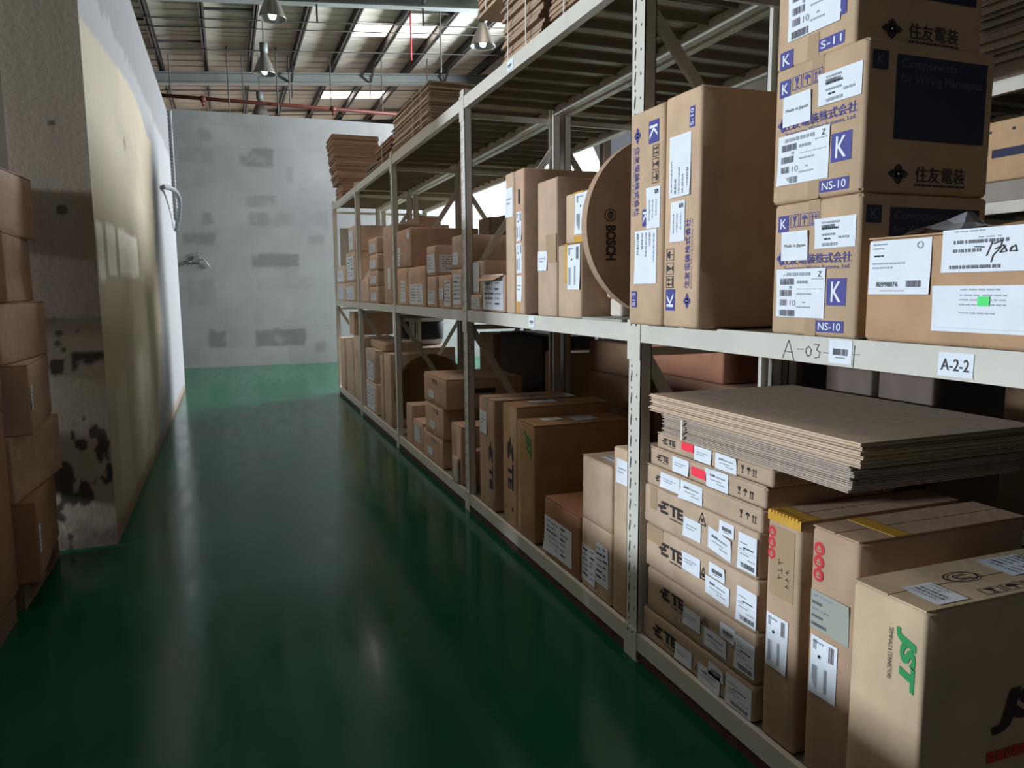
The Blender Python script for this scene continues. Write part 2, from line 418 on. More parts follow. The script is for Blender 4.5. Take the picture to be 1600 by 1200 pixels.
        line(.08, .93, .28, .03, 9, 1); bc(.08, .66, .45, .74, 34); bc(.08, .46, .26, .54, 20); bc(.06, .08, .4, .16, 32)
        bc(.8, .82, .98, .9, 14); line(.58, .52, .95, .03, 12, 1); bc(.62, .36, .98, .44, 26); line(.6, .22, .76, .03, 6, 1); rule(.56, .05, .562, .6); line(.24, .78, .38, .025, 4, 1)
        st = lambda P: put_stroke(s, F2, [f(a, c) for a, c in P], *[.0024, 0, D + .0004])
        st([(.22, .58), (.28, .56)]); st([(.33, .66), (.3, .36)]); st([(.34, .62), (.39, .68), (.38, .52), (.34, .36), (.33, .22)]); st([(.35, .5), (.4, .58), (.42, .44), (.38, .42), (.41, .56)]); st([(.44, .5), (.47, .56), (.48, .44), (.44, .44), (.45, .54)])
    elif style == 'wide_b':
        put_ring(s, F2, f(.1, .94), .007, .3, 1, 12, D); line(.18, .9, .42, .03, 12, 1)
        for k in range(3): line(.18, .78 - k * .1, .3, .03, 5, 1); line(.32, .78 - k * .1, .46, .03, 6, 1)
        line(.18, .4, .4, .03, 10, 1); bc(.7, .84, .98, .92, 24); bc(.68, .52, .84, .58, 12); bc(.68, .34, .96, .42, 24); line(.58, .42, .64, .03, 3, 0); rule(.02, .08, 1, .085)
    elif style == 'vtag':
        line(.1, .9, .5, .03, 8, 1); put_disc(s, F2, f(.35, .68), .006, 0, 8, D); bc(.7, .68, .88, .95, 8); bc(.1, .1, .3, .5, 10, 1); bc(.55, .1, .66, .52, 5, 1); bc(.1, .78, .22, .95, 5, 1)
    elif style == 'busy':
        for k in range(6): line(.08, .86 - k * .14, rnd.uniform(.4, .55), .05, 8, rnd.choice((0, 1, 1))); line(.6, .86 - k * .14 + rnd.uniform(-.03, .03), rnd.uniform(.75, .95), .05, 7, rnd.choice((0, 1, 1)))
    s.build('label_print', ['ink', 'inkl', 'inkm'], po)['kind'] = 'stuff'
    return po

def P(b, yl, yr, zb, zt, style='lines', **k):       # label on the front, world y / z
    c = (b.y0 + b.y1) / 2; u = lambda y: b.dy / 2 - (y - c)
    return paper(b, b.front, (u(yl), zb - b.z0, u(yr), zt - b.z0), style, **k)
def ur(b, yl, yr, zb, zt):
    c = (b.y0 + b.y1) / 2; u = lambda y: b.dy / 2 - (y - c)
    return (u(yl), zb - b.z0, u(yr), zt - b.z0)

def icons(mb, fr, rect, rot, kinds, mi=0, boxed=True):
    n = len(kinds); f = rot_map(rect, rot)
    for k, kd in enumerate(kinds):
        a0, a1 = k / n + .02, (k + 1) / n - .02
        q = lambda pts: mb.quad([fr.p(*f(a0 + x * (a1 - a0), y)) for x, y in pts], mi)
        if boxed:
            t = .05
            q([(0, 0), (1, 0), (1, t), (0, t)]); q([(0, 1 - t), (1, 1 - t), (1, 1), (0, 1)]); q([(0, 0), (t, 0), (t, 1), (0, 1)]); q([(1 - t, 0), (1, 0), (1, 1), (1 - t, 1)])
        if kd == 'glass': q([(.25, .88), (.45, .45), (.55, .45), (.75, .88)][::-1]); q([(.46, .2), (.54, .2), (.54, .46), (.46, .46)]); q([(.3, .12), (.7, .12), (.7, .2), (.3, .2)])
        if kd == 'umb': q([(.15, .55), (.85, .55), (.72, .78), (.5, .88), (.28, .78)]); q([(.46, .15), (.54, .15), (.54, .56), (.46, .56)])
        if kd == 'up':
            for x in (.3, .7): q([(x - .05, .2), (x + .05, .2), (x + .05, .65), (x - .05, .65)]); q([(x - .17, .62), (x + .17, .62), (x, .88)])
            q([(.1, .1), (.9, .1), (.9, .17), (.1, .17)])
def emblem(mb, fr, rect, mi=0, hole=None):           # four pointed lobes about a small centre
    u0, v0, u1, v1 = rect; cx, cy, r, ry = (u0 + u1) / 2, (v0 + v1) / 2, (u1 - u0) / 2, (v1 - v0) / 2
    for a in range(4):
        t = a * math.pi / 2
        q = lambda d, w: (cx + r * (d * math.cos(t) - w * math.sin(t)), cy + ry * (d * math.sin(t) + w * math.cos(t)))
        mb.quad([fr.p(*q(*z)) for z in ((.05, -.05), (.35, -.42), (.7, -.33), (1, 0), (.7, .33), (.35, .42), (.05, .05))], mi)
    put_rect(mb, fr, (cx - r * .3, cy - ry * .3, cx + r * .3, cy + ry * .3), mi)
    if hole is not None: put_rect(mb, fr, (cx - r * .1, cy - ry * .1, cx + r * .1, cy + ry * .1), hole, .0018)
def te_logo(mb, fr, rect, mi=0, rot=0, small=True):
    f = rot_map(rect, rot)
    for k, (a, e) in enumerate(((.12, .46), (.0, .36), (.10, .44))):
        y0 = .68 - k * .31
        mb.quad([fr.p(*f(x, yy)) for x, yy in ((a, y0 + .07), (a + .04, y0), (e - .05, y0), (e, y0 + .12), (e - .02, y0 + .2), (a + .07, y0 + .2))], mi)
        if k < 2: mb.quad([fr.p(*f(x, yy)) for x, yy in ((a + .10, y0 - .12), (a + .17, y0 - .12), (a + .19, y0 + .02), (a + .12, y0 + .02))], mi)
    put_text(mb, fr, 'TE', (lambda p, q: (min(p[0], q[0]), min(p[1], q[1]), max(p[0], q[0]), max(p[1], q[1])))(f(.5, .14), f(1, .88)), rot, mi, .045)
    if small: dashes(mb, fr, (lambda p, q: (min(p[0], q[0]), min(p[1], q[1]), max(p[0], q[0]), max(p[1], q[1])))(f(.5, -.1), f(.98, -.02)), rot, mi, 16, random.Random(3), .0012)
def warn_tri(mb, fr, rect, mi=0):
    u0, v0, u1, v1 = rect; c = (u0 + u1) / 2; T = [(u0, v0), (u1, v0), (c, v1)]
    for k in range(3): put_stroke(mb, fr, [T[k], T[(k + 1) % 3]], .0035, mi)
    put_rect(mb, fr, (c - .006, v0 + .008, c + .006, v0 + (v1 - v0) * .5), mi)

# ------------------------------------------------------------------ painted walls
def vnoise(x, y, seed):
    r = np.random.RandomState(seed); g = r.rand(64, 64)
    xi, yi = np.floor(x).astype(int), np.floor(y).astype(int); fx, fy = x - xi, y - yi
    fx, fy = fx * fx * (3 - 2 * fx), fy * fy * (3 - 2 * fy)
    a = g[xi % 64, yi % 64]; b = g[(xi + 1) % 64, yi % 64]; c = g[xi % 64, (yi + 1) % 64]; d = g[(xi + 1) % 64, (yi + 1) % 64]
    return (a * (1 - fx) + b * fx) * (1 - fy) + (c * (1 - fx) + d * fx) * fy
def fbm(x, y, seed, o=4):
    s = 0; a = .5
    for k in range(o): s = s + a * vnoise(x * 2 ** k, y * 2 ** k, seed + k); a *= .5
    return s / (1 - .5 ** o)
def grid_face(fn, nu, nv):
    u = np.linspace(0, 1, nu + 1); v = np.linspace(0, 1, nv + 1); U, V = np.meshgrid(u, v)
    pts = fn(U.ravel(), V.ravel())
    i = np.arange(nv)[:, None] * (nu + 1) + np.arange(nu)[None, :]
    return pts, np.stack([i, i + 1, i + nu + 2, i + nu + 1], -1).reshape(-1, 4)
def painted(name, patches, extra=None, kind='structure'):
    vs, fs, cs = [], [], []; off = 0
    for pts, f, c in patches:
        vs.append(pts); fs.append(f + off); cs.append(c); off += len(pts)
    vs = np.concatenate(vs); fs = np.concatenate(fs); cs = np.concatenate(cs)
    me = bpy.data.meshes.new(name); me.from_pydata(vs.tolist(), [], fs.tolist())
    at = me.color_attributes.new('paint', 'FLOAT_COLOR', 'POINT')
    at.data.foreach_set('color', np.concatenate([cs, np.ones((len(cs), 1))], 1).ravel().astype(np.float32))
    me.materials.append(M['wallpaint']); me.update()
    return tag(link(name, me), kind=kind)
def mixc(a, b, t): return a * (1 - t[:, None]) + np.asarray(b)[None, :] * t[:, None]
def sm(x, a, b): t = np.clip((x - a) / (b - a), 0, 1); return t * t * (3 - 2 * t)
C3 = lambda r, g, b: np.array(lin(r, g, b)[:3])

XL, YN, YF, ZT = -.735, 5.26, 13.7, 4.42
def left_paint(y, z):
    n = fbm(y * 1.5, z * 1.5, 1); n2 = fbm(y * 6, z * 6, 9)
    c = np.tile(C3(180, 167, 142), (len(y), 1)) * (.88 + .24 * n)[:, None]
    c = mixc(c, C3(158, 146, 122), sm(fbm(y * .8, z * 2.5, 21), .55, .75) * .5)
    zb = np.interp(y, [5.26, 6.5, 7.9, 8.8, 9.4], [3.2, 3.33, 3.46, 3.42, 3.3]) + .05 * (n2 - .5)
    yb = np.interp(z, [0, .4, .9, 1.3, 2.1, 3.0, 3.5], [8.2, 8.7, 9.3, 9.5, 9.4, 9.55, 9.7]) + .25 * (n2 - .5)
    white = np.maximum(sm(z - zb, 0, .05), sm(y - yb, 0, .35))
    c = mixc(c, C3(142, 143, 145), white)
    zg = np.interp(y, [5.26, 6.5, 7.2, 8.9, 11.4], [3.40, 3.6, 3.63, 3.66, 3.7]) + .22 * (fbm(y * 7, z * .6, 33) - .5)
    c = mixc(c, C3(114, 114, 116) * 1, sm(z - zg, 0, .06) * (.8 + .2 * n2))
    for (a, b, zz0, zz1) in ((5.30, 5.62, 1.66, 2.06), (5.72, 6.2, 1.70, 2.08), (6.32, 7.66, 1.72, 2.10)):   # paler filled squares
        e = .03 * (n2 - .5)
        k = sm(y, a + e, a + .05 + e) * (1 - sm(y, b - .05 + e, b + e)) * sm(z, zz0 + e, zz0 + .04 + e) * (1 - sm(z, zz1 - .03 + e, zz1 + e))
        c = mixc(c, C3(246, 240, 224), k * .95)
    for (a, b, zt) in ((5.6, 6.3, 1.0), (7.0, 7.5, 1.15), (7.9, 8.5, 1.25)):                                  # pale runs low down
        k = sm(y, a, a + .1) * (1 - sm(y, b - .1, b)) * (1 - sm(z + .3 * n2, zt, zt + .2)) * sm(z, .1, .35)
        c = mixc(c, C3(208, 200, 180), k * .45)
    k = sm(.9 - np.abs(y - 7.2) * 8 - np.abs(z - 2.84) * 9 + .6 * (n2 - .5), .3, .5)
    c = mixc(c, C3(108, 92, 66), k)                                                                            # chipped spot
    c = mixc(c, C3(128, 96, 78), (1 - sm(z + .12 * n2, .10, .22)) * .75)                                        # scuffed foot
    return c
def pier_paint(x, z):
    n = fbm(x * 3, z * 3, 5); n2 = fbm(x * 14, z * 14, 15)
    c = np.tile(C3(152, 136, 120), (len(x), 1)) * (.82 + .36 * fbm(x * 6, z * 1.2, 41))[:, None]
    c = mixc(c, C3(180, 166, 148), 1 - sm(z, 1.30, 1.42))
    seam = np.exp(-((z - 1.44) / .008) ** 2); c = mixc(c, C3(90, 80, 72), seam * .6)
    chips = sm(fbm(x * 9 + 3, z * 6, 51) + .12 * (x + .9) + .1 * np.exp(-((z - .65) / .25) ** 2), .62, .66) * (1 - sm(z, 1.22, 1.3))
    c = mixc(c, C3(58, 50, 46), chips * .9)
    k = sm(x, -.93, -.9) * (1 - sm(z, 1.235, 1.245)) * sm(z + .14 * n2, 1.2, 1.23)
    c = mixc(c, C3(50, 42, 38), k * .9)
    for (px, pz, r) in ((-.97, 1.36, .02), (-.98, 1.30, .018), (-.95, 1.26, .015), (-.87, 1.37, .012), (-.92, 2.6, .02), (-.9, 2.1, .025)):
        c = mixc(c, C3(58, 50, 44), sm(r * 1.3 - np.hypot(x - px, z - pz) + .02 * (n2 - .5), 0, .008) * .8)
    c = mixc(c, C3(88, 72, 60), (1 - sm(z + .2 * n2, .15, .32)) * .6)
    return c
pp = []
p, f = grid_face(lambda u, v: np.stack([np.full_like(u, XL), YN + u * (YF - YN), v * ZT], 1), 280, 150); pp.append((p, f, left_paint(p[:, 1], p[:, 2])))
p, f = grid_face(lambda u, v: np.stack([XL - .42 * (1 - u), np.full_like(u, YN), v * ZT], 1), 42, 300); pp.append((p, f, pier_paint(p[:, 0], p[:, 2])))
g0 = C3(160, 156, 150)
p, f = grid_face(lambda u, v: np.stack([XL - .42 * u, np.full_like(u, YF), v * ZT], 1), 2, 2); pp.append((p, f, np.tile(g0, (len(p), 1))))
p, f = grid_face(lambda u, v: np.stack([XL - .42 * (1 - u), YN + v * (YF - YN), np.full_like(u, ZT)], 1), 2, 8); pp.append((p, f, np.tile(g0, (len(p), 1))))
p, f = grid_face(lambda u, v: np.stack([np.full_like(u, XL - .42), YF - u * (YF - YN), v * ZT], 1), 2, 2); pp.append((p, f, np.tile(g0, (len(p), 1))))
painted('wall_left', pp)

YB, ZB = 17.35, 5.33
def back_paint(x, z):
    n = fbm(x * 1.2, z * 1.2, 61); n2 = fbm(x * 5, z * 5, 71)
    c = np.tile(C3(152, 152, 153), (len(x), 1)) * (.80 + .40 * n)[:, None]
    row = np.floor(z / .42); bx = np.floor((x + .3 * (row % 2)) / .62)
    h = np.modf(np.abs(np.sin(row * 12.9898 + bx * 78.233) * 43758.5453))[0]
    c = c * (1 - .09 * sm(h, .5, .9) * sm(n2, .25, .6))[:, None]
    for (a, b, z0, z1, s) in ((-.44, -.12, 4.7, 5.02, .5), (-.87, -.1, 4.25, 4.6, .35), (.37, 1.11, 4.22, 4.66, .8), (.46, 1.12, 3.38, 3.68, .5), (.5, 1.5, 2.97, 3.32, .35), (.5, .95, 3.0, 3.34, .3),
                              (-.44, -.17, 2.99, 3.29, .6), (-.85, -.16, 2.57, 2.87, .6), (.51, 1.54, 2.1, 2.44, .8), (.5, .78, .9, 1.18, .5), (-.46, -.05, .38, .82, .8), (.5, 1.62, .38, .8, .85), (1.7, 2.1, 2.6, 2.85, .5), (1.75, 2.05, .2, .5, .5), (-.8, -.2, 1.3, 1.9, .3), (1.3, 1.5, 3.9, 4.3, .3)):
        e = .10 * (n2 - .5)
        k = sm(x, a + e, a + .07 + e) * (1 - sm(x, b - .06 + e, b + e)) * sm(z, z0 + e, z0 + .06 + e) * (1 - sm(z, z1 - .05 + e, z1 + e))
        c = mixc(c, C3(112, 114, 112), k * s * sm(n2, .1, .5))
    k = sm(z + .4 * n2, .6, 0); c = mixc(c, C3(134, 136, 131), k * .5)
    c = c * (1 - .12 * sm(fbm(x * .6 + 4, z * .35, 81), .45, .8))[:, None]
    jz = np.abs((z / .42) % 1 - .5) * 2; c = c * (1 - .05 * sm(jz, .95, 1.0))[:, None]
    return c
pp = []; X0, X1 = -6.0, 8.9
p, f = grid_face(lambda u, v: np.stack([X0 + u * (X1 - X0), np.full_like(u, YB), v * ZB], 1), 300, 120); pp.append((p, f, back_paint(p[:, 0], p[:, 2])))
p, f = grid_face(lambda u, v: np.stack([X0 + u * (X1 - X0), YB + .22 * v, np.full_like(u, ZB)], 1), 4, 1); pp.append((p, f, np.tile(g0, (len(p), 1))))
p, f = grid_face(lambda u, v: np.stack([X1 - u * (X1 - X0), np.full_like(u, YB + .22), v * ZB], 1), 4, 2); pp.append((p, f, np.tile(g0, (len(p), 1))))
painted('wall_back', pp)

# ------------------------------------------------------------------ hall shell
mb = MB(); mb.box(-9, 9, -8, 17.4, -.1, 0); tag(mb.build('floor', 'floor'), kind='structure')
mb = MB(); mb.box(-9, 9, 17.4, 30, -.1, 0); tag(mb.build('floor_far', 'concrete'), kind='structure')
mb = MB(); mb.box(-9.2, -9, -8, 30, 0, 1.9); mb.box(-9.2, -9, -8, 30, 3.6, 6.7); mb.box(-9.2, -9, -8, 2.7, 1.9, 3.6); mb.box(-9.2, -9, 5.3, 30, 1.9, 3.6)
tag(mb.build('wall_outer_left', 'dark_plaster'), kind='structure')
mb = MB(); mb.box(9, 9.2, -8, 14.4, 0, 8.2); mb.box(9, 9.2, 17.3, 30, 0, 8.2); mb.box(9, 9.2, 14.4, 17.3, 6.9, 8.2); mb.box(9, 9.2, 14.4, 17.3, 0, 4.1)
tag(mb.build('wall_outer_right', 'dark_plaster'), kind='structure')
mb = MB(); mb.box(-9, 9, 30, 30.2, 0, 3.3); mb.box(-9, 9, 30, 30.2, 5.9, 8.2); tag(mb.build('wall_far', 'plaster'), kind='structure')
mb = MB(); mb.box(-9, 9, -8.2, -8, 0, 4.3); mb.box(-9, 9, -8.2, -8, 6.1, 8.2); tag(mb.build('wall_rear', 'dark_plaster'), kind='structure')
mb = MB(); mb.box(-9, XL - .43, 5.6, 5.75, 0, ZT); tag(mb.build('wall_side_left', 'dark_plaster'), kind='structure')

SL = .08
zr = lambda x, b: b + SL * x
GIRD = (21.2, 15.3, 9.4, 3.5, -2.4, 27.1)
SKY = [(a, a + 2.14, c - .5, c + .5) for c in (18.35, 24.55) for a in (2.92,)] + [(3.02, 5.17, 11.9, 12.9), (-1.9, .25, 9.9, 10.9), (-1.9, .25, 7.9, 8.9), (-1.9, .25, 5.0, 6.0)]  # last four panes added out of view to light the aisle and shelves
ceil = empty('ceiling', (0, 11, 7.3), kind='structure')
oc = Vector((0, 11, 7.3))
def sheet(x0, x1, y0, y1):
    m = MB(); n = max(1, int(round((y1 - y0) / .5))); ys = []
    for k in range(n):
        a = y0 + (y1 - y0) * k / n; w = (y1 - y0) / n
        ys += [(a, 0), (a + w * .62, 0), (a + w * .70, .012), (a + w * .92, .012)]
    ys.append((y1, 0))
    for (a, ha), (b, hb) in zip(ys, ys[1:]):
        q = [(x0, a, zr(x0, 7.36) + ha), (x1, a, zr(x1, 7.36) + ha), (x1, b, zr(x1, 7.36) + hb), (x0, b, zr(x0, 7.36) + hb)]
        m.quad([Vector(t) - oc for t in q])
    m.build('roof_sheet', 'roof', ceil)
for yc in np.arange(-7.9, 30, 1.0):
    a, b = yc, min(yc + 1.0, 30)
    cuts = [s for s in SKY if s[2] < b - .01 and s[3] > a + .01]
    if not cuts: sheet(-9, 9, a, b)
    else:
        ya = sorted({a, b, *[max(a, s[2]) for s in cuts], *[min(b, s[3]) for s in cuts]})
        for y0_, y1_ in zip(ya, ya[1:]):
            if y1_ - y0_ < .02: continue
            act = sorted([s for s in cuts if s[2] <= y0_ + .001 and s[3] >= y1_ - .001])
            x = -9
            for s in act: sheet(x, s[0], y0_, y1_); x = s[1]
            sheet(x, 9, y0_, y1_)
for k in range(-7, 10):
    x = -.2 + 1.03 * k
    if not -9 < x < 9: continue
    m = MB(); z = zr(x, 7.13)
    m.box(x - .012, x + .012, -8, 30, z, z + .22); m.box(x - .05, x + .05, -8, 30, z, z + .015); m.box(x - .05, x + .05, -8, 30, z + .205, z + .22)
    m.v = [tuple(Vector(v) - oc) for v in m.v]; m.build('purlin', 'purlin', ceil)
for gy in GIRD:
    m = MB()
    for (w, za, zb) in ((.11, 6.83, 6.86), (.008, 6.86, 7.08), (.11, 7.08, 7.11)):
        i = len(m.v)
        m.box(-9, 9, gy - w, gy + w, 0, 1)
        for q in range(i, len(m.v)):
            x, y, z = m.v[q]; m.v[q] = (x, y, zr(x, za if z == 0 else zb))
    m.v = [tuple(Vector(v) - oc) for v in m.v]; m.build('girder', 'steel', ceil)
def rod(a, b, r=.014, nm='tie_rod', mt='purlin'):
    m = MB(); m.tube([Vector(a) - oc, Vector(b) - oc], r, 6); m.build(nm, mt, ceil)
for y in (17.2, 17.75, 19.3, 23.0, 13.0, 26.2): rod((-6, y, zr(-6, 7.12)), (9, y, zr(9, 7.12)))
for xa, y in ((.83, 16.85), (2.89, 16.4), (-1.23, 17.6), (-.2, 19.0), (4.95, 16.6), (1.86, 23.4)):
    m = MB(); m.bar(Vector((xa, y, zr(xa, 7.2))) - oc, Vector((xa - 1.03, y, zr(xa - 1.03, 7.2))) - oc, .05, .05); m.build('purlin_strut', 'purlin', ceil)
for xa in (1.86, 3.92, 5.98):
    for gy in (21.2, 15.3):
        m = MB(); m.bar(Vector((xa, gy, zr(xa, 6.85))) - oc, Vector((xa, gy - .75, zr(xa, 7.2))) - oc, .05, .05); m.bar(Vector((xa, gy, zr(xa, 6.5))) - oc, Vector((xa, gy, zr(xa, 7.2))) - oc, .03, .03); m.build('fly_brace', 'purlin', ceil)
for k, (x0, x1, y0, y1) in enumerate(SKY):
    z = lambda x: zr(x, 7.40)
    w = empty('window_%d' % (k + 1), ((x0 + x1) / 2, (y0 + y1) / 2, 7.5), kind='structure'); ow = Vector(w.location)
    xm = -.2 + 1.03 * round(((x0 + x1) / 2 + .2) / 1.03)
    for a, b in ((x0, xm - .015), (xm + .015, x1)):
        m = MB(); m.quad([Vector(t) - ow for t in ((a, y0, z(a)), (a, y1, z(a)), (b, y1, z(b)), (b, y0, z(b)))]); m.build('pane', 'sky', w)
    m = MB()
    for a, b in (((x0, y0), (x1, y0)), ((x0, y1), (x1, y1)), ((x0, y0), (x0, y1)), ((x1, y0), (x1, y1))):
        m.bar(Vector((*a, z(a[0]) - .02)) - ow, Vector((*b, z(b[0]) - .02)) - ow, .05, .06)
    m.build('window_frame', 'alu', w)
for x, y, z0, mt in ((3.95, 16.5, 6.5, 'red'), (4.6, 16.5, 6.3, 'purlin'), (.28, 19.85, 5.9, 'purlin'), (1.4, 19.85, 5.9, 'purlin')): rod((x, y, z0), (x, y, zr(x, 7.37)), .018, 'hanging_rod', mt)
# sprinkler main under the roof
pm = empty('sprinkler_pipe', (1.5, 20, 6.17), 'red oxide sprinkler pipe hung level under the roof above the far wall', 'pipe'); opm = Vector(pm.location)
m = MB(); m.tube([Vector((-4, 20, 6.2)) - opm, Vector((8, 20, 6.14)) - opm], .045, 10); m.build('main_pipe', 'pipe', pm, True)
for x in (-.3, 2.75, 5.3):
    m = MB(); m.tube([Vector((x - .06, 20, 6.17)) - opm, Vector((x + .06, 20, 6.17)) - opm], .075, 10); m.tube([Vector((x, 20, 6.17)) - opm, Vector((x, 20, 6.0)) - opm], .03, 8); m.build('coupling', 'pipe', pm, True)
for x in (-1.0, .62, 1.7, 2.7, 4.0, 5.2):
    m = MB(); m.tube([Vector((x, 20, 6.17)) - opm, Vector((x, 20, zr(x, 7.2))) - opm], .016, 6); m.build('hanger_rod', 'purlin', pm)
# a few conduits hanging between roof and lamps
for k, (x, y, z0) in enumerate(((1.75, 17.3, 5.6), (.62, 18.6, 6.0), (2.9, 15.6, 5.9))):
    pass

def high_bay(x, y, z, label):
    t = empty('high_bay_lamp', (x, y, z), label, 'lamp', 'high bay lamps under the roof')
    m = MB(); m.lathe([(.05, .42), (.075, .40), (.09, .34), (.16, .2), (.225, .02), (.235, 0), (.225, .005), (.15, .2), (.08, .33)], 20); m.build('reflector', 'lampm', t, True)
    m = MB(); m.lathe([(.0, .62), (.085, .62), (.085, .44), (.05, .42), (0, .42)], 14); m.build('gear_box', 'steel', t, True)
    m = MB(); m.lathe([(0, -.02), (.05, 0), (.075, .08), (.06, .2), (0, .26)], 12); m.build('bulb', 'glass', t, True)
    m = MB(); m.tube([(0, 0, .6), (0, 0, zr(x, 7.38) - z)], .012, 6); m.build('hanging_rod', 'purlin', t)
high_bay(.95, 13.85, 6.15, 'bell-shaped metal lamp hanging highest in the picture, nearest of the row of three')
high_bay(.98, 17.28, 6.15, 'bell-shaped metal lamp hanging just in front of the long grey girder')
high_bay(1.02, 20.55, 5.95, 'smallest bell-shaped lamp, hanging low over the far grey wall')
high_bay(4.69, 13.9, 6.1, 'bell-shaped metal lamp peeping out beside the bundles on the rack top')

# ------------------------------------------------------------------ pallet racks
PY = [2.80, 5.20, 7.62, 9.86, 12.03]
def rack(name, label, xf, xb, posts, levels, near, post_detail=True, front_low=True, topz=2.965, far_back=False):
    root = empty(name, (xf, posts[-1], 0), label, 'rack'); o = Vector(root.location)
    def mk(nm, m, mt, kind=None):
        m.v = [tuple(Vector(v) - o) for v in m.v]; r = m.build(nm, mt, root)
        if kind: r['kind'] = kind
        return r
    sx = 1 if xb > xf else -1
    allp = [near] + list(posts)
    for y in allp:
        for x, inw in ((xf, sx), (xb, -sx)):
            m = MB(); w, d, t = .10, .052, .004
            xi = x + inw * d
            a, b = sorted((x, x + inw * t)); m.box(a, b, y - w, y, 0, topz)
            for yy in (y - w, y - t): m.box(*sorted((x, xi)), yy, yy + t, 0, topz)
            for yy in (y - w, y - .026): m.box(*sorted((xi, xi - inw * t)), yy, yy + .026, 0, topz)
            m.box(*sorted((x - inw * .004, xi + inw * .02)), y - w - .006, y + .006, 0, .006)
            mk('post', m, 'rack')
            if x == xf and post_detail and y < 9:
                s = MB(); z = .10; xs = xf - sx * .0008
                while z < topz - .06:
                    if sx > 0:
                        s.quad([(xs, y - .022, z + .004), (xs, y - .028, z), (xs, y - .034, z + .034), (xs, y - .034, z + .05), (xs, y - .028, z + .052), (xs, y - .022, z + .02)])
                        s.quad([(xs, y - .026, z + .066), (xs, y - .034, z + .066), (xs, y - .034, z + .076), (xs, y - .026, z + .076)])
                        s.quad([(xs, y - .068, z + .03), (xs, y - .075, z + .03), (xs, y - .075, z + .041), (xs, y - .068, z + .041)])
                    z += .0925
                mk('slot_row', s, 'rackd', 'stuff')
    # diagonal and level frame struts
    for y in allp:
        yc = y - .05
        xs = [xf + sx * .03, xb - sx * .03]
        top = ((xs[0], 2.73), (xs[1], 1.95)) if y == posts[0] else ((xs[0], 1.66), (xs[1], 2.62))
        for (xa, za), (xc, zc) in (((xs[0], 1.36), (xs[1], .32)), top):
            m = MB(); m.bar((xa, yc, za), (xc, yc, zc), .045, .022); mk('brace', m, 'rack')
        for z in (.1, 1.34, 2.80):
            m = MB(); m.bar((xs[0], yc, z), (xs[1], yc, z), .035, .022); mk('frame_strut', m, 'rack')
    for a, b in zip(allp, allp[1:]):
        y0, y1 = a, b - .10
        for (z0, z1) in levels:
            for x, inw in ((xf, sx), (xb, -sx)):
                m = MB(); t = .045
                m.box(*sorted((x, x + inw * t)), y0, y1, z0, z1 - .022); m.box(*sorted((x, x + inw * .024)), y0, y1, z1 - .022, z1)
                mk('beam', m, 'rack')
                if x == xf:
                    for yy in (y0, y1):
                        lo, hi = (y0 - .1, y0 + .004) if yy == y0 else (y1 - .004, y1 + .10)
                        if yy == y0:
                            m = MB(); m.box(*sorted((x - inw * .005, x)), lo, hi, z0 - .075, z1 + .012)
                            if sx > 0:
                                for q in (.03, .068): m.box(x - .006, x - .0052, y0 - q - .005, y0 - q + .005, z1 - .012, z1 - .002, 1)
                            mk('beam_connector', m, ['rack', 'rackd'])
            if z0 < .2 and sx > 0:
                m = MB(); m.box(xf + .006, xf + .04, y0, y1, .001, z0 - .001); mk('base_strip', m, 'rust')
            n = 10; w = (y1 - y0) / n; zt = z1 - .004
            for k in range(n):
                ya = y0 + k * w + .003; yb = y0 + (k + 1) * w - .003
                xa, xb_ = sorted((xf + sx * .026, xb - sx * .026))
                m = MB(); m.box(xa, xb_, ya, yb, zt - .003, zt); m.box(xa, xb_, ya, ya + .004, zt - .04, zt - .003); m.box(xa, xb_, yb - .004, yb, zt - .04, zt - .003)
                m.box(xa, xb_, (ya + yb) / 2 - .03, (ya + yb) / 2 + .03, zt - .012, zt - .003)
                mk('deck_panel', m, 'rackg')
    return root
LV = ((.05, .128), (1.383, 1.461), (2.835, 2.915))
ra = rack('storage_rack', 'pale grey three-level steel rack of cartons running along the right of the aisle', 1.58, 2.30, PY, LV, .42)
rack('storage_rack', 'grey steel rack standing back to back behind the front rack', 3.05, 2.335, PY, LV, .42, False)
rack('storage_rack', 'steel rack across the next aisle, seen behind the navy-panelled boxes', 4.42, 5.3, [4.4, 6.8, 9.2, 11.6], ((.05, .13), (2.04, 2.11), (2.75, 2.83)), 2.0, False, topz=2.9)
# markings on the front mid beam of the nearest bay
bf = Frame(Vector((1.58, 2.70, 1.383)) - Vector(ra.location), (0, -1, 0), (0, 0, 1))
U = lambda y: 2.70 - y
class _R: pass
rk = _R(); rk.o = ra
m = MB()
def hand(P, u, v, w, h, t=.0022): put_stroke(m, bf, [(u + a * w, v + b * h) for a, b in P], t, 0)
A_ = [[(0, 0), (.5, 1), (1, -.1)], [(.2, .38), (.85, .34)]]
hand(A_[0], U(1.853), .006, .05, .056); hand(A_[1], U(1.853), .006, .05, .056)
hand([(0, .5), (1, .52)], U(1.79), .012, .024, .05)
hand([(.5, 1), (.1, .8), (0, .4), (.4, 0), (.9, .2), (1, .7), (.5, 1)], U(1.755), .018, .022, .03)
hand([(0, 1), (.7, 1), (.4, .6), (.9, .45), (.8, .1), (.1, 0)], U(1.722), .016, .026, .04)
hand([(0, .5), (1, .5)], U(1.685), .014, .02, .04)
hand([(.5, 1), (.3, -.3)], U(1.578), .016, .012, .045); hand([(0, .5), (1.2, .55)], U(1.578), .016, .02, .04)
m.build('handwriting', 'ink', ra)
paper(rk, bf, (U(1.664), .008, U(1.58), .074), 'code', name='shelf_label', curl=0, lab='white barcode label over the handwriting')
paper(rk, bf, (U(1.313), .008, U(1.222), .064), '', name='shelf_label', curl=0)
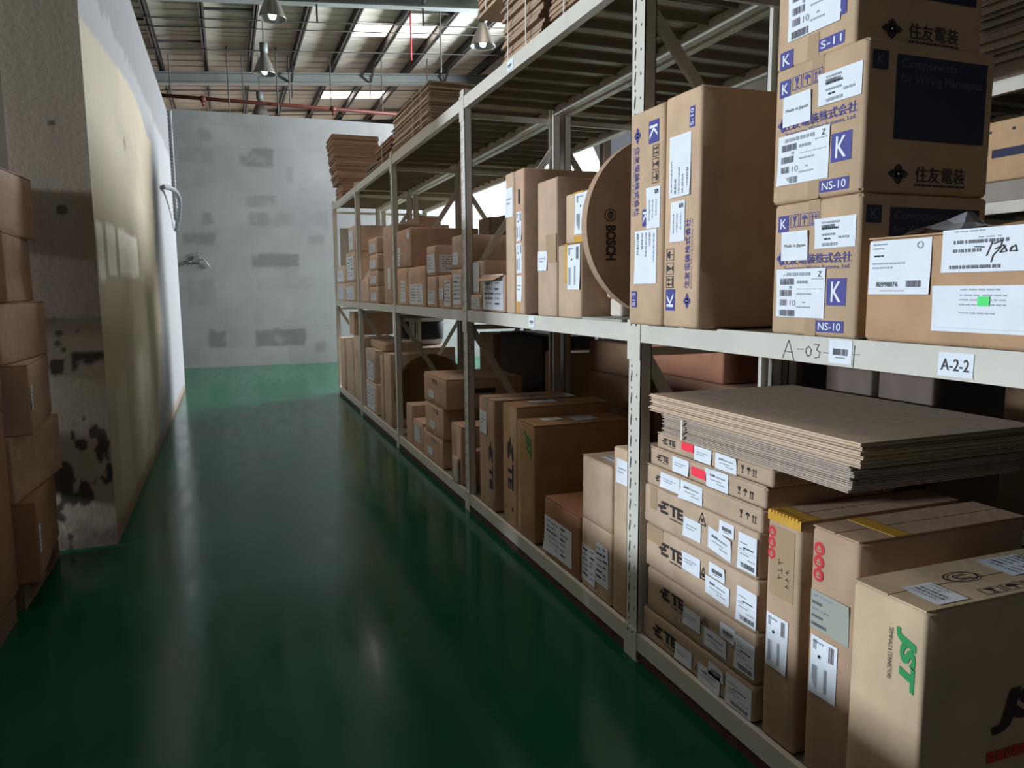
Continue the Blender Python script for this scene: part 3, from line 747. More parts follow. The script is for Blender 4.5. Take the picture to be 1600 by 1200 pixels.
m = MB(); put_text(m, bf, 'A-2-2', (U(1.305), .022, U(1.232), .05), 0, 0, .008, 0, .0032); m.build('handwriting', 'ink', ra)
bf2 = Frame(Vector((1.58, 5.1, 1.383)) - Vector(ra.location), (0, -1, 0), (0, 0, 1))
paper(rk, bf2, (5.1 - 3.93, .012, 5.1 - 3.85, .072), 'code', name='shelf_label', curl=0)
bf3 = Frame(Vector((1.58, 5.1, 2.835)) - Vector(ra.location), (0, -1, 0), (0, 0, 1))
paper(rk, bf3, (5.1 - 4.25, .012, 5.1 - 4.15, .068), 'code', name='shelf_label', curl=0)
ZM, ZL, ZU = 1.4625, .1295, 2.9165

# ------------------------------------------------------------------ nearest bay, middle shelf
b = carton('tall narrow carton with sideways blue K at its top, beside the perforated post', 2.42, 2.665, ZM, 2.268, 1.50, .62, TAN, None)
m = MB(); F_ = b.front
put_rect(m, F_, ur(b, 2.525, 2.454, 2.135, 2.215), 0); put_text(m, F_, 'K', ur(b, 2.518, 2.463, 2.15, 2.198), 90, 1, .01, 0, .002)
emblem(m, F_, ur(b, 2.632, 2.584, 2.15, 2.21), 0, 1); put_text(m, F_, '住友電装株式会社', ur(b, 2.626, 2.592, 1.88, 2.14), 90, 0, .01)
put_text(m, F_, 'Sumitomo Wiring Systems, Ltd.', ur(b, 2.642, 2.630, 1.88, 2.14), 90, 0)
icons(m, F_, ur(b, 2.497, 2.452, 1.985, 2.128), 90, ('up', 'glass', 'umb'), 2)
put_rect(m, F_, ur(b, 2.565, 2.52, 1.837, 1.9), 0); put_text(m, F_, 'K', ur(b, 2.56, 2.525, 1.845, 1.89), 90, 1, .01, 0, .002)
put_rect(m, F_, ur(b, 2.639, 2.599, 1.529, 1.592), 0); put_text(m, F_, 'S-10', ur(b, 2.63, 2.608, 1.535, 1.586), 90, 1, .0, 0, .002)
m.build('printed_mark', ['blue', 'paper', 'ink'], b.o)
P(b, 2.533, 2.438, 1.825, 1.975, 'S', rot=90); P(b, 2.616, 2.458, 1.62, 1.822, 'kv', rot=90)
b = carton('tall narrow carton with a sideways blue K near its bottom edge', 2.192, 2.414, ZM, 2.272, 1.50, .64, TAN, None)
m = MB(); F_ = b.front
put_rect(m, F_, ur(b, 2.259, 2.229, 2.142, 2.21), 0); put_text(m, F_, 'S-10', ur(b, 2.254, 2.234, 2.148, 2.203), -90, 1, 0, 0, .002)
put_text(m, F_, '住友電装株式会社', ur(b, 2.272, 2.242, 1.60, 1.84), -90, 0, .01); put_text(m, F_, 'Sumitomo Wiring Systems, Ltd.', ur(b, 2.236, 2.226, 1.60, 1.84), -90, 0)
emblem(m, F_, ur(b, 2.275, 2.233, 1.53, 1.585), 0, 1); icons(m, F_, ur(b, 2.389, 2.341, 1.6, 1.745), -90, ('up', 'glass', 'umb'), 2)
put_rect(m, F_, ur(b, 2.389, 2.330, 1.522, 1.598), 0); put_text(m, F_, 'K', ur(b, 2.381, 2.338, 1.535, 1.585), -90, 1, .01, 0, .002)
m.build('printed_mark', ['blue', 'paper', 'ink'], b.o)
P(b, 2.379, 2.246, 1.92, 2.13, 'kv', rot=-90); P(b, 2.365, 2.276, 1.765, 1.905, 'S', rot=90)

def k_box(label, y0, y1, z0, z1, x0, top):
    b = carton(label, y0, y1, z0, z1, x0, .46, (.45, .335, .235, 1), None, group='cartons with blue K print stacked on the middle shelf')
    w, h = b.dy, b.dz; F_ = b.front; R = lambda a, c, e, g: (a * w, (1 - g) * h, e * w, (1 - c) * h)
    m = MB()
    put_rect(m, F_, R(.06, .09, .19, .215), 0); put_text(m, F_, 'K', R(.09, .115, .165, .19), 0, 1, .01, 0, .002)
    icons(m, F_, R(.205, .09, .56, .185), 0, ('glass', 'umb', 'up'), 0)
    put_text(m, F_, '住友電装株式会社', R(.12, .39, .93, .465), 0, 0, .008); put_text(m, F_, 'Sumitomo Wiring Systems, Ltd.', R(.15, .478, .92, .515), 0, 0)
    emblem(m, F_, R(.05, .36, .17, .47), 0)
    put_rect(m, F_, R(.68, .575, .89, .77), 0); put_text(m, F_, 'K', R(.73, .60, .84, .745), 0, 1, .01, 0, .002)
    put_rect(m, F_, R(.57, .88, .88, .965), 0); put_text(m, F_, 'S-11' if top else 'NS-10', R(.6, .895, .85, .95), 0, 1, .006, 0, .002)
    if top: put_rect(m, F_, R(.06, .86, .24, .99), 0); put_text(m, F_, 'K', R(.1, .885, .2, .965), 0, 1, .01, 0, .002)
    m.build('printed_mark', ['blue', 'paper'], b.o)
    S = b.side; w2 = b.dx; Q = lambda a, c, e, g: (a * w2, (1 - g) * h, e * w2, (1 - c) * h); m = MB()
    put_rect(m, S, Q(.04, .08, .155, .2), 0); put_text(m, S, 'K', Q(.07, .105, .125, .175), 0, 1, .01, 0, .002)
    put_rect(m, S, Q(.22, .09, .93, .64), 0); put_text(m, S, 'Components', Q(.25, .115, .68, .19), 0, 1, .006, 0, .002); put_text(m, S, 'for Wiring Harnesses', Q(.25, .21, .89, .285), 0, 1, .006, 0, .002)
    emblem(m, S, Q(.19, .8, .35, .94), 2, 3); put_text(m, S, '住友電装', Q(.4, .81, .8, .92), 0, 2, .01); dashes(m, S, Q(.4, .93, .8, .945), 0, 2, 30, random.Random(1), .0012)
    m.build('printed_panel', ['navy', 'navyl', 'brownink', 'card'], b.o)
    if not top:
        paper(b, F_, R(.52, .145, .965, .36), 'kcode'); paper(b, F_, R(.11, .215, .44, .435), '', lab='white label reading Made in Japan')
        m = MB(); put_text(m, F_, 'Made in Japan', R(.15, .31, .41, .34), 0, 0, 0, 0, .0036); m.build('label_print', ['ink'], b.o)
        paper(b, F_, R(.07, .5, .66, .865), 'kbig')
    else: paper(b, F_, R(.16, .4, .82, .8), 'kbig')
    t = MB(); t.box(-b.dx / 2 - .0006, -b.dx / 2, -.022, .022, h - .07, h - .001); t.build('packing_tape', 'tape', b.o); t = MB(); t.box(-b.dx / 2 - .0006, -b.dx / 2, -.022, .022, .001, .07); t.build('packing_tape', 'tape', b.o)
    return b
k_box('lowest of the three stacked K boxes, its right side partly behind the torn carton', 1.553, 1.89, ZM, 1.847, 1.56, False)
k_box('middle one of three stacked K boxes, its navy side panel in full view', 1.556, 1.905, 1.8475, 2.237, 1.56, False)
k_box('topmost of the stacked K boxes, marked S-11 and cut by the picture top', 1.62, 1.93, 2.2375, 2.62, 1.58, True)

b = carton('wide torn carton with three big white labels and a green sticker', .76, 1.528, ZM, 1.726, 1.56, .55, (.45, .30, .19, 1), 'y')
P(b, 1.515, 1.333, 1.582, 1.716, 'num', curl=.002); P(b, 1.305, .93, 1.632, 1.728, 'wide_a', curl=.006); P(b, 1.322, .93, 1.497, 1.602, 'wide_b')
m = MB(); put_rect(m, b.front, ur(b, 1.206, 1.178, 1.557, 1.578), 0, .0046); m.build('green_sticker', 'gsticker', b.o)
m = MB(); m.v = [(-.277, .06, .262), (-.277, -.05, .268), (-.27, -.12, .264), (-.22, .05, .275), (-.21, -.06, .285), (-.2, -.13, .268)]; m.f = [(0, 1, 4, 3), (1, 2, 5, 4)]; m.m = [0, 0]; m.build('torn_flap', 'card', b.o).color = b.o.color
# crumpled film
m = MB(); rnd = random.Random(5); g = {}
for i in range(7):
    for j in range(6):
        h = .05 * math.exp(-((i - 3.3) / 1.5) ** 2 - ((j - 2.5) / 1.8) ** 2) + rnd.uniform(0, .014)
        g[i, j] = len(m.v); m.v.append((1.60 + j * .045 - 1.7 + rnd.uniform(-.01, .01), -.11 + i * .036 + rnd.uniform(-.01, .01), h))
for i in range(6):
    for j in range(5): m.f.append((g[i, j], g[i, j + 1], g[i + 1, j + 1], g[i + 1, j])); m.m.append(0)
tag(m.build('plastic_film', 'film', None, False, (1.70, 1.37, 1.727)), 'crumpled grey plastic film lying on top of the torn carton', 'plastic')

# ------------------------------------------------------------------ nearest bay, bottom shelf
TEC = (.45, .35, .27, 1)
def te_box(label, y0, y1, z0, z1, kind, dy=0, grey=False):
    b = carton(label, y0, y1, z0, z1, 1.6, .56, TEC, 'y' if kind == 'thin' else None, group='flat cartons stacked behind the post', rz=0)
    return b
def te_marks(b, logo, tri=None, ic=None, faint=False):
    m = MB(); te_logo(m, b.front, ur(b, *logo), 0)
    if tri: warn_tri(m, b.front, ur(b, *tri), 0)
    if ic: icons(m, b.front, ur(b, *ic), 0, ('glass', 'umb', 'up'), 0, False)
    m.build('printed_mark', ['brownink'], b.o)
def tape_patch(b, q):
    m = MB(); put_rect(m, b.front, ur(b, *q), 0, .0008); m.build('packing_tape', 'tape', b.o)
zs = [ZL, .262, .4465, .632, .7965, .884, .9625, 1.0285]
b = te_box('lowest thick TE carton, flat on the bottom beam in shadow', 1.955, 2.69, zs[0], zs[1], 'thick'); te_marks(b, (2.61, 2.43, .165, .226), (2.30, 2.26, .16, .19))
P(b, 2.435, 2.32, .142, .21, 'blank'); P(b, 2.213, 2.123, .185, .235, 'code'); P(b, 2.278, 2.14, .131, .2, 'skew_small'); P(b, 2.107, 1.966, .133, .245, 'tall')
b = te_box('second thick TE carton from the bottom, half in shadow beside the post', 1.955, 2.66, zs[1], zs[2], 'thick'); te_marks(b, (2.556, 2.385, .345, .405), (2.262, 2.222, .36, .39))
P(b, 2.382, 2.27, .31, .38, 'blank'); P(b, 2.15, 2.063, .36, .415, 'code'); P(b, 2.245, 2.109, .285, .355, 'skew_small'); P(b, 2.064, 1.958, .285, .405, 'tall')
b = te_box('third thick TE carton from the bottom, wholly in the light', 1.955, 2.675, zs[2], zs[3], 'thick'); te_marks(b, (2.571, 2.399, .525, .59), (2.28, 2.24, .53, .575)); tape_patch(b, (2.66, 2.54, .56, .63))
P(b, 2.397, 2.28, .525, .597, 'blank'); P(b, 2.225, 2.13, .56, .612, 'code'); P(b, 2.243, 2.103, .485, .555, 'skew_small', skew=-.05); P(b, 2.062, 1.957, .462, .585, 'tall')
b = te_box('topmost thick TE carton with bold black logo, under the three thin ones', 1.96, 2.69, zs[3], zs[4], 'thick'); te_marks(b, (2.582, 2.401, .70, .76), (2.298, 2.253, .735, .78)); tape_patch(b, (2.64, 2.59, .70, .79))
P(b, 2.394, 2.281, .66, .735, 'blank'); P(b, 2.235, 2.1, .655, .735, 'skew_small', skew=-.12); P(b, 2.17, 2.086, .735, .785, 'code'); P(b, 2.062, 1.965, .648, .775, 'tall')
b = te_box('thin TE carton with two white labels, lowest of the three thin ones', 1.945, 2.675, zs[4], zs[5], 'thin'); te_marks(b, (2.604, 2.53, .824, .852), None, (2.071, 1.966, .822, .858))
P(b, 2.562, 2.425, .81, .87, 'blank'); P(b, 2.42, 2.276, .802, .872, 'skew_small', curl=.012)
b = te_box('thin TE carton with faint logo and red sticker, middle of the three thin ones', 1.93, 2.65, zs[5], zs[6], 'thin'); te_marks(b, (2.597, 2.509, .91, .942), None, (2.085, 1.985, .90, .935))
P(b, 2.478, 2.367, .893, .953, 'blank'); P(b, 2.351, 2.26, .905, .94, '', matl='pink', name='red_sticker', curl=0); P(b, 2.255, 2.126, .888, .956, 'skew_small', curl=.008)
b = te_box('thin TE carton with red sticker, uppermost under the flattened cardboard', 1.90, 2.60, zs[6], zs[7], 'thin'); te_marks(b, (2.559, 2.464, .985, 1.015), None, (2.069, 1.974, .977, 1.012))
P(b, 2.418, 2.339, .99, 1.02, '', matl='pink', name='red_sticker', curl=0); P(b, 2.334, 2.227, .968, 1.022, 'blank'); P(b, 2.204, 2.083, .965, 1.022, 'skew_small')

def red_rounds(b, y, z0, z1, r=.018):
    m = MB(); n = 3
    for k in range(n):
        c = ur(b, y, y, 0, z1 - (k + .5) * (z1 - z0) / n); cc = (c[0], c[3])
        put_disc(m, b.front, cc, r, 0, 20); put_rect(m, b.front, (cc[0] - r * .45, cc[1] - r * .5, cc[0] + r * .45, cc[1] - r * .2), 1, .0018)
        put_poly(m, b.front, [(0, 0), (1, 0), (.5, 1)], (cc[0] - r * .5, cc[1] - r * .05, cc[0] + r * .5, cc[1] + r * .6), 0, 1, .0018)
    m.build('printed_mark', ['red', 'tape'], b.o)
def scrawl(b, y, z0, z1, w, seed):
    rnd = random.Random(seed); m = MB(); u = ur(b, y, y, z0, z1); v = u[1]
    while v < u[3] - .012:
        h = rnd.uniform(.012, .024)
        put_stroke(m, b.front, [(u[0] + rnd.uniform(0, w), v), (u[0] + rnd.uniform(0, w), v + h * .5), (u[0] + rnd.uniform(0, w), v + h)], .0022)
        if rnd.random() < .6: put_stroke(m, b.front, [(u[0], v + h * .3), (u[0] + w, v + h * .6)], .0022)
        v += h + .008
    m.build('handwriting', 'ink', b.o)
b = carton('tall upright carton sealed with yellow tape along its top, beside the TE stack', 1.765, 1.918, ZL, .893, 1.6, .66, (.42, .31, .225, 1), 'x')
red_rounds(b, 1.893, .735, .845); P(b, 1.905, 1.805, .375, .555, 'vtag'); scrawl(b, 1.86, .68, .76, .02, 4); scrawl(b, 1.825, .66, .74, .016, 8)
m = MB(); r_ = ur(b, 1.917, 1.767, .862, .8925); put_rect(m, b.front, r_, 0, .001); m.box(-.33, -.255, -.074, .074, b.dz, b.dz + .0012)
for k in range(9): q = -.066 + k * .015; m.box(-.336, -.322, q, q + .011, b.dz - .004, b.dz + .006)
m.build('yellow_tape', 'ytape', b.o)
m = MB(); put_rect(m, b.front, ur(b, 1.9, 1.79, .62, .85), 0, .0008); m.build('clear_tape', 'tape', b.o)
b2 = carton('tall upright carton with three red round marks between yellow-taped box and green-lettered box', 1.54, 1.722, ZL, .901, 1.6, .66, (.42, .30, .22, 1), 'x')
red_rounds(b2, 1.688, .735, .855, .02); P(b2, 1.705, 1.60, .385, .565, 'vtag'); P(b2, 1.713, 1.562, .585, .705, 'kv', matl='board')
m = MB(); m.box(-.2, -.14, -.088, .088, b2.dz, b2.dz + .001); m.build('yellow_tape', 'ytape', b2.o)
b = carton('big near carton with green JST lettering, bottom right corner of the picture', 1.235, 1.46, ZL, .843, 1.5, .66, (.50, .40, .285, 1), 'x')
m = MB(); put_text(m, b.front, 'JST', ur(b, 1.316, 1.258, .622, .775), 90, 0, *[.055, .18]); put_text(m, b.front, 'TERMINALS & CONNECTORS', ur(b, 1.338, 1.326, .63, .765), 90, 1)
put_text(m, b.side, 'JST', (.25, .345, .56, .46), 0, 2, *[.055, .18]); dashes(m, b.side, (.24, .27, .56, .3), 0, 3, 30, random.Random(2), .0012)
Ft = b.top; tv = lambda x: x - 1.5
put_ring(m, Ft, (1.46 - 1.365, tv(1.765)), .03, .12, 1, 24, .002, .055); put_text(m, Ft, 'U', (1.46 - 1.378, tv(1.74), 1.46 - 1.352, tv(1.79)), 0, 1, 0, 0, .002)
icons(m, Ft, (1.46 - 1.29, tv(1.72), 1.46 - 1.255, tv(1.95)), -90, ('glass', 'umb', 'up'), 1)
m.build('printed_mark', ['green', 'ink', 'brownink', 'red'], b.o)
paper(b, Ft, (.095, .055, .205, .16), 'lines', rot=0); paper(b, Ft, (.03, .40, .14, .56), 'busy')

# flattened cartons lying on the TE stack
def bundle(label, x0, x1, y0, y1, z0, n, t, tint, straps=(), jit=.01, walk=None, group=None, seed=1, name='cardboard_bundle', gap=.001):
    rnd = random.Random(seed); root = empty(name, ((x0 + x1) / 2, (y0 + y1) / 2, z0), label, 'cardboard', group)
    m = MB(); dx, dy = x1 - x0, y1 - y0
    h = t - gap
    m.box(-dx / 2, dx / 2, -dy / 2, dy / 2, 0, h * .46); m.box(-dx / 2 + .004, dx / 2 - .003, -dy / 2 + .003, dy / 2 - .005, h * .52, h)
    m.box(-dx / 2 + .02, dx / 2 - .02, -dy / 2 + .02, dy / 2 - .02, h * .4, h * .6)
    me = m.mesh('flattened_carton', ['sheet'])
    for k in range(n):
        ox = rnd.uniform(-jit, jit) + (walk(k / n) if walk else 0)
        o = link('flattened_carton', me, root, (ox, rnd.uniform(-jit, jit), k * t)); o.rotation_euler = (0, 0, rnd.uniform(-.006, .006))
        v = rnd.uniform(.85, 1.15); o.color = (tint[0] * v, tint[1] * v, tint[2] * v, 1)
    H = n * t
    for s in straps:
        m = MB(); w = .006; wx = walk(0.5) if walk else 0
        m.box(-dx / 2 - jit - .006 + wx, -dx / 2 - jit - .004 + wx, s - w, s + w, 0, H + .003); m.box(-dx / 2 - jit - .006 + wx, dx / 2, s - w, s + w, H + .001, H + .003)
        m.build('strap', 'strap', root)
    return root
SHT = (.55, .41, .30, 1)
bundle('thick lower pack of flattened cartons resting on the thin TE cartons', 1.60, 2.27, 1.585, 2.56, 1.0295, 9, .0088, (.42, .34, .28, 1), (.33,), .008, seed=3)
bundle('upper pack of flattened cartons with a wide bare top sheet, above the TE stack', 1.585, 2.30, 1.538, 2.63, 1.1125, 6, .0115, SHT, (), .008, seed=4)

# ------------------------------------------------------------------ second bay (between the near post and the next), bottom shelf
b = carton('short brown carton with a large worn label, left of the pale boxes', 3.31, 3.765, ZL, .462, 1.6, .5, WARM, 'y'); P(b, 3.755, 3.40, .16, .36, 'busy', curl=.012)
b = carton('pale carton with sunlit stepped label, lower of the pair left of the near post', 2.975, 3.29, ZL, .48, 1.6, .5, PALE, None); P(b, 3.28, 3.13, .165, .345, 'busy'); P(b, 3.13, 3.0, .2, .40, 'busy')
b = carton('pale carton with a label on its top, stacked on the stepped-label carton', 2.975, 3.285, .4805, .797, 1.6, .5, PALE, 'x'); paper(b, b.top, (.1, .05, .25, .22), 'busy')
b = carton('tall pale carton half hidden behind the near perforated post', 2.81, 2.968, ZL, .9, 1.602, .5, (.5, .38, .28, 1), None); P(b, 2.932, 2.83, .74, .85, 'blank')
b = carton('tall carton with small green JST print, tallest front corner of the second bay', 3.905, 4.185, ZL, .83, 1.6, .62, (.42, .265, .145, 1), 'x')
m = MB(); put_text(m, b.front, 'JST', ur(b, 4.06, 3.955, .63, .78), 90, 0, .035, .35); m.build('printed_mark', ['green'], b.o); paper(b, b.top, (.05, .12, .14, .25), 'blank'); paper(b, b.top, (.06, .3, .2, .45), 'blank')
b = carton('tall carton with black TE logo beside the one with small green JST', 4.19, 4.44, ZL, .897, 1.6, .64, (.42, .27, .155, 1), 'x')
m = MB(); te_logo(m, b.front, ur(b, 4.36, 4.235, .36, .70), 0, 90, False); put_disc(m, b.front, ur(b, 4.27, 4.27, .24, .24)[:2], .012); m.build('printed_mark', ['brownink'], b.o); paper(b, b.top, (.03, .15, .13, .33), 'blank')
b = carton('tall taped reddish carton with white label beside the second post', 4.60, 4.92, ZL, .88, 1.6, .6, (.36, .215, .15, 1), 'x', tape=True)
m = MB(); te_logo(m, b.front, ur(b, 4.72, 4.625, .27, .6), 0, 90, False); m.build('printed_mark', ['brownink'], b.o); P(b, 4.905, 4.75, .63, .785, 'blank')
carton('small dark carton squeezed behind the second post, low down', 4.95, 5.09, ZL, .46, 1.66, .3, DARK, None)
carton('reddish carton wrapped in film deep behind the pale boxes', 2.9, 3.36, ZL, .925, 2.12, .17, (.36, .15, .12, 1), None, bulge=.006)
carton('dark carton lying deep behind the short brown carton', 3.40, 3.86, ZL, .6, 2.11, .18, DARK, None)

# second bay, middle shelf
b = carton('thin tall pale carton with a tall label, leftmost of the tall row', 4.105, 4.245, ZM, 2.272, 1.56, .5, (.48, .37, .28, 1), None); P(b, 4.235, 4.12, 2.02, 2.185, 'blank')
b = carton('tall carton with a slot handle and three stacked white labels', 3.95, 4.09, ZM, 2.27, 1.56, .66, (.47, .33, .25, 1), None)
P(b, 4.06, 3.982, 1.875, 2.035, 'vtag'); P(b, 4.062, 3.98, 1.695, 1.86, 'vtag'); P(b, 4.06, 3.98, 1.535, 1.68, 'blank')
m = MB(); put_rect(m, b.front, ur(b, 4.033, 4.008, 2.08, 2.16), 0, .001); m.build('hand_hole', 'rackd', b.o)
m = MB(); put_rect(m, b.front, ur(b, 4.07, 4.03, ZM + .003, 1.54), 0, .001); m.build('yellow_tape', 'ytape', b.o)
b = carton('plain tall pale carton with one small label, right of the slot-handle carton', 3.505, 3.755, ZM, 2.16, 1.56, .64, (.49, .37, .29, 1), None); P(b, 3.744, 3.624, 1.70, 1.80, 'blank')
m = MB(); put_rect(m, b.front, ur(b, 3.64, 3.51, 1.74, 1.88), 0, .0006); m.build('clear_tape', 'tape', b.o)
b = carton('carton with yellow tape edge and white label, lower one left of the round reel', 3.225, 3.49, ZM, 1.82, 1.56, .58, (.50, .38, .285, 1), None); P(b, 3.372, 3.232, 1.60, 1.812, 'vtag', rot=0)
m = MB(); put_rect(m, b.front, ur(b, 3.405, 3.372, 1.63, 1.82), 0, .0007); m.build('yellow_tape', 'ytape', b.o)
b = carton('carton with yellow tape edge and white label, stacked just left of the round reel', 3.1, 3.4, 1.8205, 2.055, 1.56, .5, (.50, .38, .285, 1), None); P(b, 3.287, 3.108, 1.858, 2.045, 'vtag')
m = MB(); put_rect(m, b.front, ur(b, 3.3, 3.2, 2.04, 2.054), 0, .0012); put_rect(m, b.front, ur(b, 3.3, 3.2, 1.8215, 1.85), 0, .0007); m.build('yellow_tape', 'ytape', b.o)

def reel(label, x, y, z, r, t, marks=False, tint=(.52, .35, .24, 1)):
    o = empty('cable_reel', (x, y, z), label, 'reel')
    for s in (0, 1):
        m = MB(); a = s * (t - .006); m.lathe([(.035, a), (r, a), (r, a + .006), (.035, a + .006)], 72, (0, 0, 0), 'y', 0, True); f = m.build('flange', 'card', o); f.color = tint
    m = MB(); m.lathe([(.035, .006), (r - .03, .006), (r - .03, t - .006), (.035, t - .006)], 48, (0, 0, 0), 'y', 0, True); c = m.build('wound_core', 'sheet', o); c.color = (.45, .36, .29, 1)
    m = MB(); m.box(-.012, .012, -.004, t + .004, -.012, .012)
    if marks:
        F_ = Frame((0, 0, 0), (1, 0, 0), (0, 0, 1)); m = MB()
        put_text(m, F_, 'BOSCH', (-.304, -.15, -.252, .002), 90, 0, .05); put_ring(m, F_, (-.282, .045), .028, .16, 0, 28); put_ring(m, F_, (-.282, .045), .015, .25, 0, 18)
        put_rect(m, F_, (-.289, .027, -.284, .063), 0); put_rect(m, F_, (-.280, .027, -.275, .063), 0)
        m.build('printed_mark', ['brownink'], o)
        m = MB(); m.lathe([(r - .006, -.001), (r + .001, -.001), (r + .001, t + .001), (r - .006, t + .001)], 72, (0, 0, 0), 'y', 0, True); m.v = [v for v in m.v]
        c = m.build('edge_band', 'sheet', o); c.color = (.42, .28, .19, 1)
    o.rotation_euler = (0, 0, 0); return o
reel('large round brown cardboard reel printed BOSCH, standing on the middle shelf', 1.862, 2.975, ZM + .4135, .396, .05, True)
reel('dark round cardboard reel standing behind the second far post on the bottom shelf', 1.985, 7.66, ZL + .402, .398, .09, False, (.27, .165, .085, 1))
m = MB(); m.box(-.33, .33, -.19, .19, 0, .010); tag(m.build('cardboard_sheet', 'board', None, False, (1.89, 3.02, ZM + .0005)), 'grey flat board lying under the round reel', 'board')
carton('small white box behind the lower edge of the round reel', 3.09, 3.2, ZM + .011, 1.56, 1.70, .2, (.62, .58, .55, 1), None)
carton('small pinkish carton perched behind the round reel, on the white box', 3.09, 3.2, 1.5605, 1.66, 1.68, .2, (.56, .40, .32, 1), None)

# ------------------------------------------------------------------ third bay, bottom shelf
G3 = 'matching flat cartons stacked three high'
for k, (lb, y0, y1, z0, z1) in enumerate((('bottom carton of the three matching ones stacked left of the second post', 5.9, 6.56, ZL, .374), ('middle carton of the three matching ones stacked left of the second post', 5.87, 6.47, .3745, .64), ('top carton of the three matching ones stacked left of the second post', 5.765, 6.49, .6405, .892))):
    b = carton(lb, y0, y1, z0, z1, 1.6, .66, (.50, .315, .22, 1), 'x', group=G3)
    m = MB(); put_text(m, b.front, 'TE', ur(b, y1 - .27, y1 - .46, z1 - .07, z1 - .035), 0, 0, .01); put_rect(m, b.side, (.18, .13, .42, .17), 0); m.build('printed_mark', ['brownink'], b.o); P(b, y1 - .17, y1 - .34, z0 + .05, z0 + .115, 'blank')
carton('upright brown carton between the three-high stack and the second post', 5.36, 5.635, ZL, .575, 1.6, .5, (.42, .24, .14, 1), 'x')
b = carton('small grey box standing in front of an upright brown carton, on the beam', 5.40, 5.54, ZL, .33, 1.575, .022, (.34, .33, .30, 1), None, bulge=.001)
b = carton('narrow upright carton left of the three-high stack, farther one', 6.985, 7.245, ZL, .51, 1.6, .5, (.45, .31, .225, 1), 'x')
b = carton('narrow lower carton left of the three-high stack, with pale label', 6.575, 6.95, ZL, .40, 1.6, .5, (.44, .30, .22, 1), 'x'); P(b, 6.9, 6.68, .2, .36, 'busy')
carton('little carton tucked behind the second post on the bottom beam', 5.225, 5.34, ZL, .42, 1.64, .3, WARM, None)
carton('dark carton deep behind the three-high stack', 5.4, 6.3, ZL, .93, 2.31, .1 - .03, DARK, None, bulge=.001) if False else None

# third bay, middle shelf
b = carton('open carton with raised flaps and a large printed label, left against the second post', 4.38, 4.80, ZM, 1.695, 1.6, .4, (.50, .33, .24, 1), None); P(b, 4.79, 4.40, 1.475, 1.70, 'busy')
f = MB(); f.bar((-.2, -.2, .232), (-.28, -.2, .29), .004, .004)
f = MB(); f.v = [(-.2, .2, .232), (-.2, -.2, .232), (-.26, -.17, .20), (-.27, .16, .195)]; f.f = [(0, 1, 2, 3)]; f.m = [0]; o = f.build('top_flap', 'card', b.o); o.color = b.o.color
f = MB(); f.v = [(.19, .2, .232), (.19, -.2, .232), (.24, -.2, .33), (.24, .2, .33)]; f.f = [(0, 1, 2, 3)]; f.m = [0]; o = f.build('top_flap', 'card', b.o); o.color = b.o.color
b = carton('small low carton under the pale box, just left of the open carton', 4.83, 5.085, ZM, 1.57, 1.6, .4, (.50, .38, .30, 1), None); P(b, 5.06, 4.87, 1.475, 1.55, 'busy')
b = carton('pale upright box stacked beside the open carton', 4.82, 5.085, 1.5705, 1.80, 1.62, .4, (.54, .43, .36, 1), None); P(b, 5.07, 4.93, 1.59, 1.79, '')
b = carton('pale carton right behind the second post, lower of two', 5.24, 5.545, ZM, 1.757, 1.6, .45, (.50, .38, .30, 1), None); P(b, 5.5, 5.3, 1.5, 1.72, 'busy')
b = carton('pale carton right behind the second post, upper of two', 5.225, 5.53, 1.7575, 2.0, 1.6, .45, (.52, .40, .31, 1), None); P(b, 5.5, 5.36, 1.79, 1.88, '')
b = carton('carton dotted with printed labels, left of the two cartons at the second post', 5.56, 5.93, ZM, 1.72, 1.6, .45, (.52, .36, .28, 1), None); P(b, 5.75, 5.58, 1.48, 1.68, 'busy'); P(b, 5.92, 5.78, 1.53, 1.62, 'lines')
b = carton('lower carton of the pair with a wide printed side label, mid third bay', 5.995, 6.295, ZM, 1.72, 1.6, .45, (.50, .37, .29, 1), None); P(b, 6.27, 6.05, 1.49, 1.6, 'busy')
b = carton('upper carton of the pair, showing a wide white printed label on its right side', 6.01, 6.295, 1.7205, 1.968, 1.6, .45, (.52, .39, .31, 1), None); paper(b, b.side, (.03, .03, .4, .17), 'busy'); P(b, 6.28, 6.03, 1.75, 1.9, 'lines')
b = carton('carton with two pale labels standing under the overhanging big brown carton, nearer one', 6.36, 7.03, ZM, 1.815, 1.6, .4, (.47, .30, .215, 1), None); P(b, 6.95, 6.45, 1.48, 1.66, 'busy')
b = carton('carton with a pale stripe label standing under the overhanging big brown carton, farther one', 7.06, 7.5, ZM, 1.82, 1.6, .4, (.49, .32, .235, 1), None); P(b, 7.35, 7.15, 1.49, 1.70, 'lines')
b = carton('big deep brown carton lying on top of two upright cartons, above mid shelf', 6.88, 7.49, 1.8205, 2.18, 1.6, .66, (.42, .245, .165, 1), None); P(b, 7.46, 7.32, 1.84, 2.02, 'lines'); P(b, 7.02, 6.92, 2.08, 2.15, '')

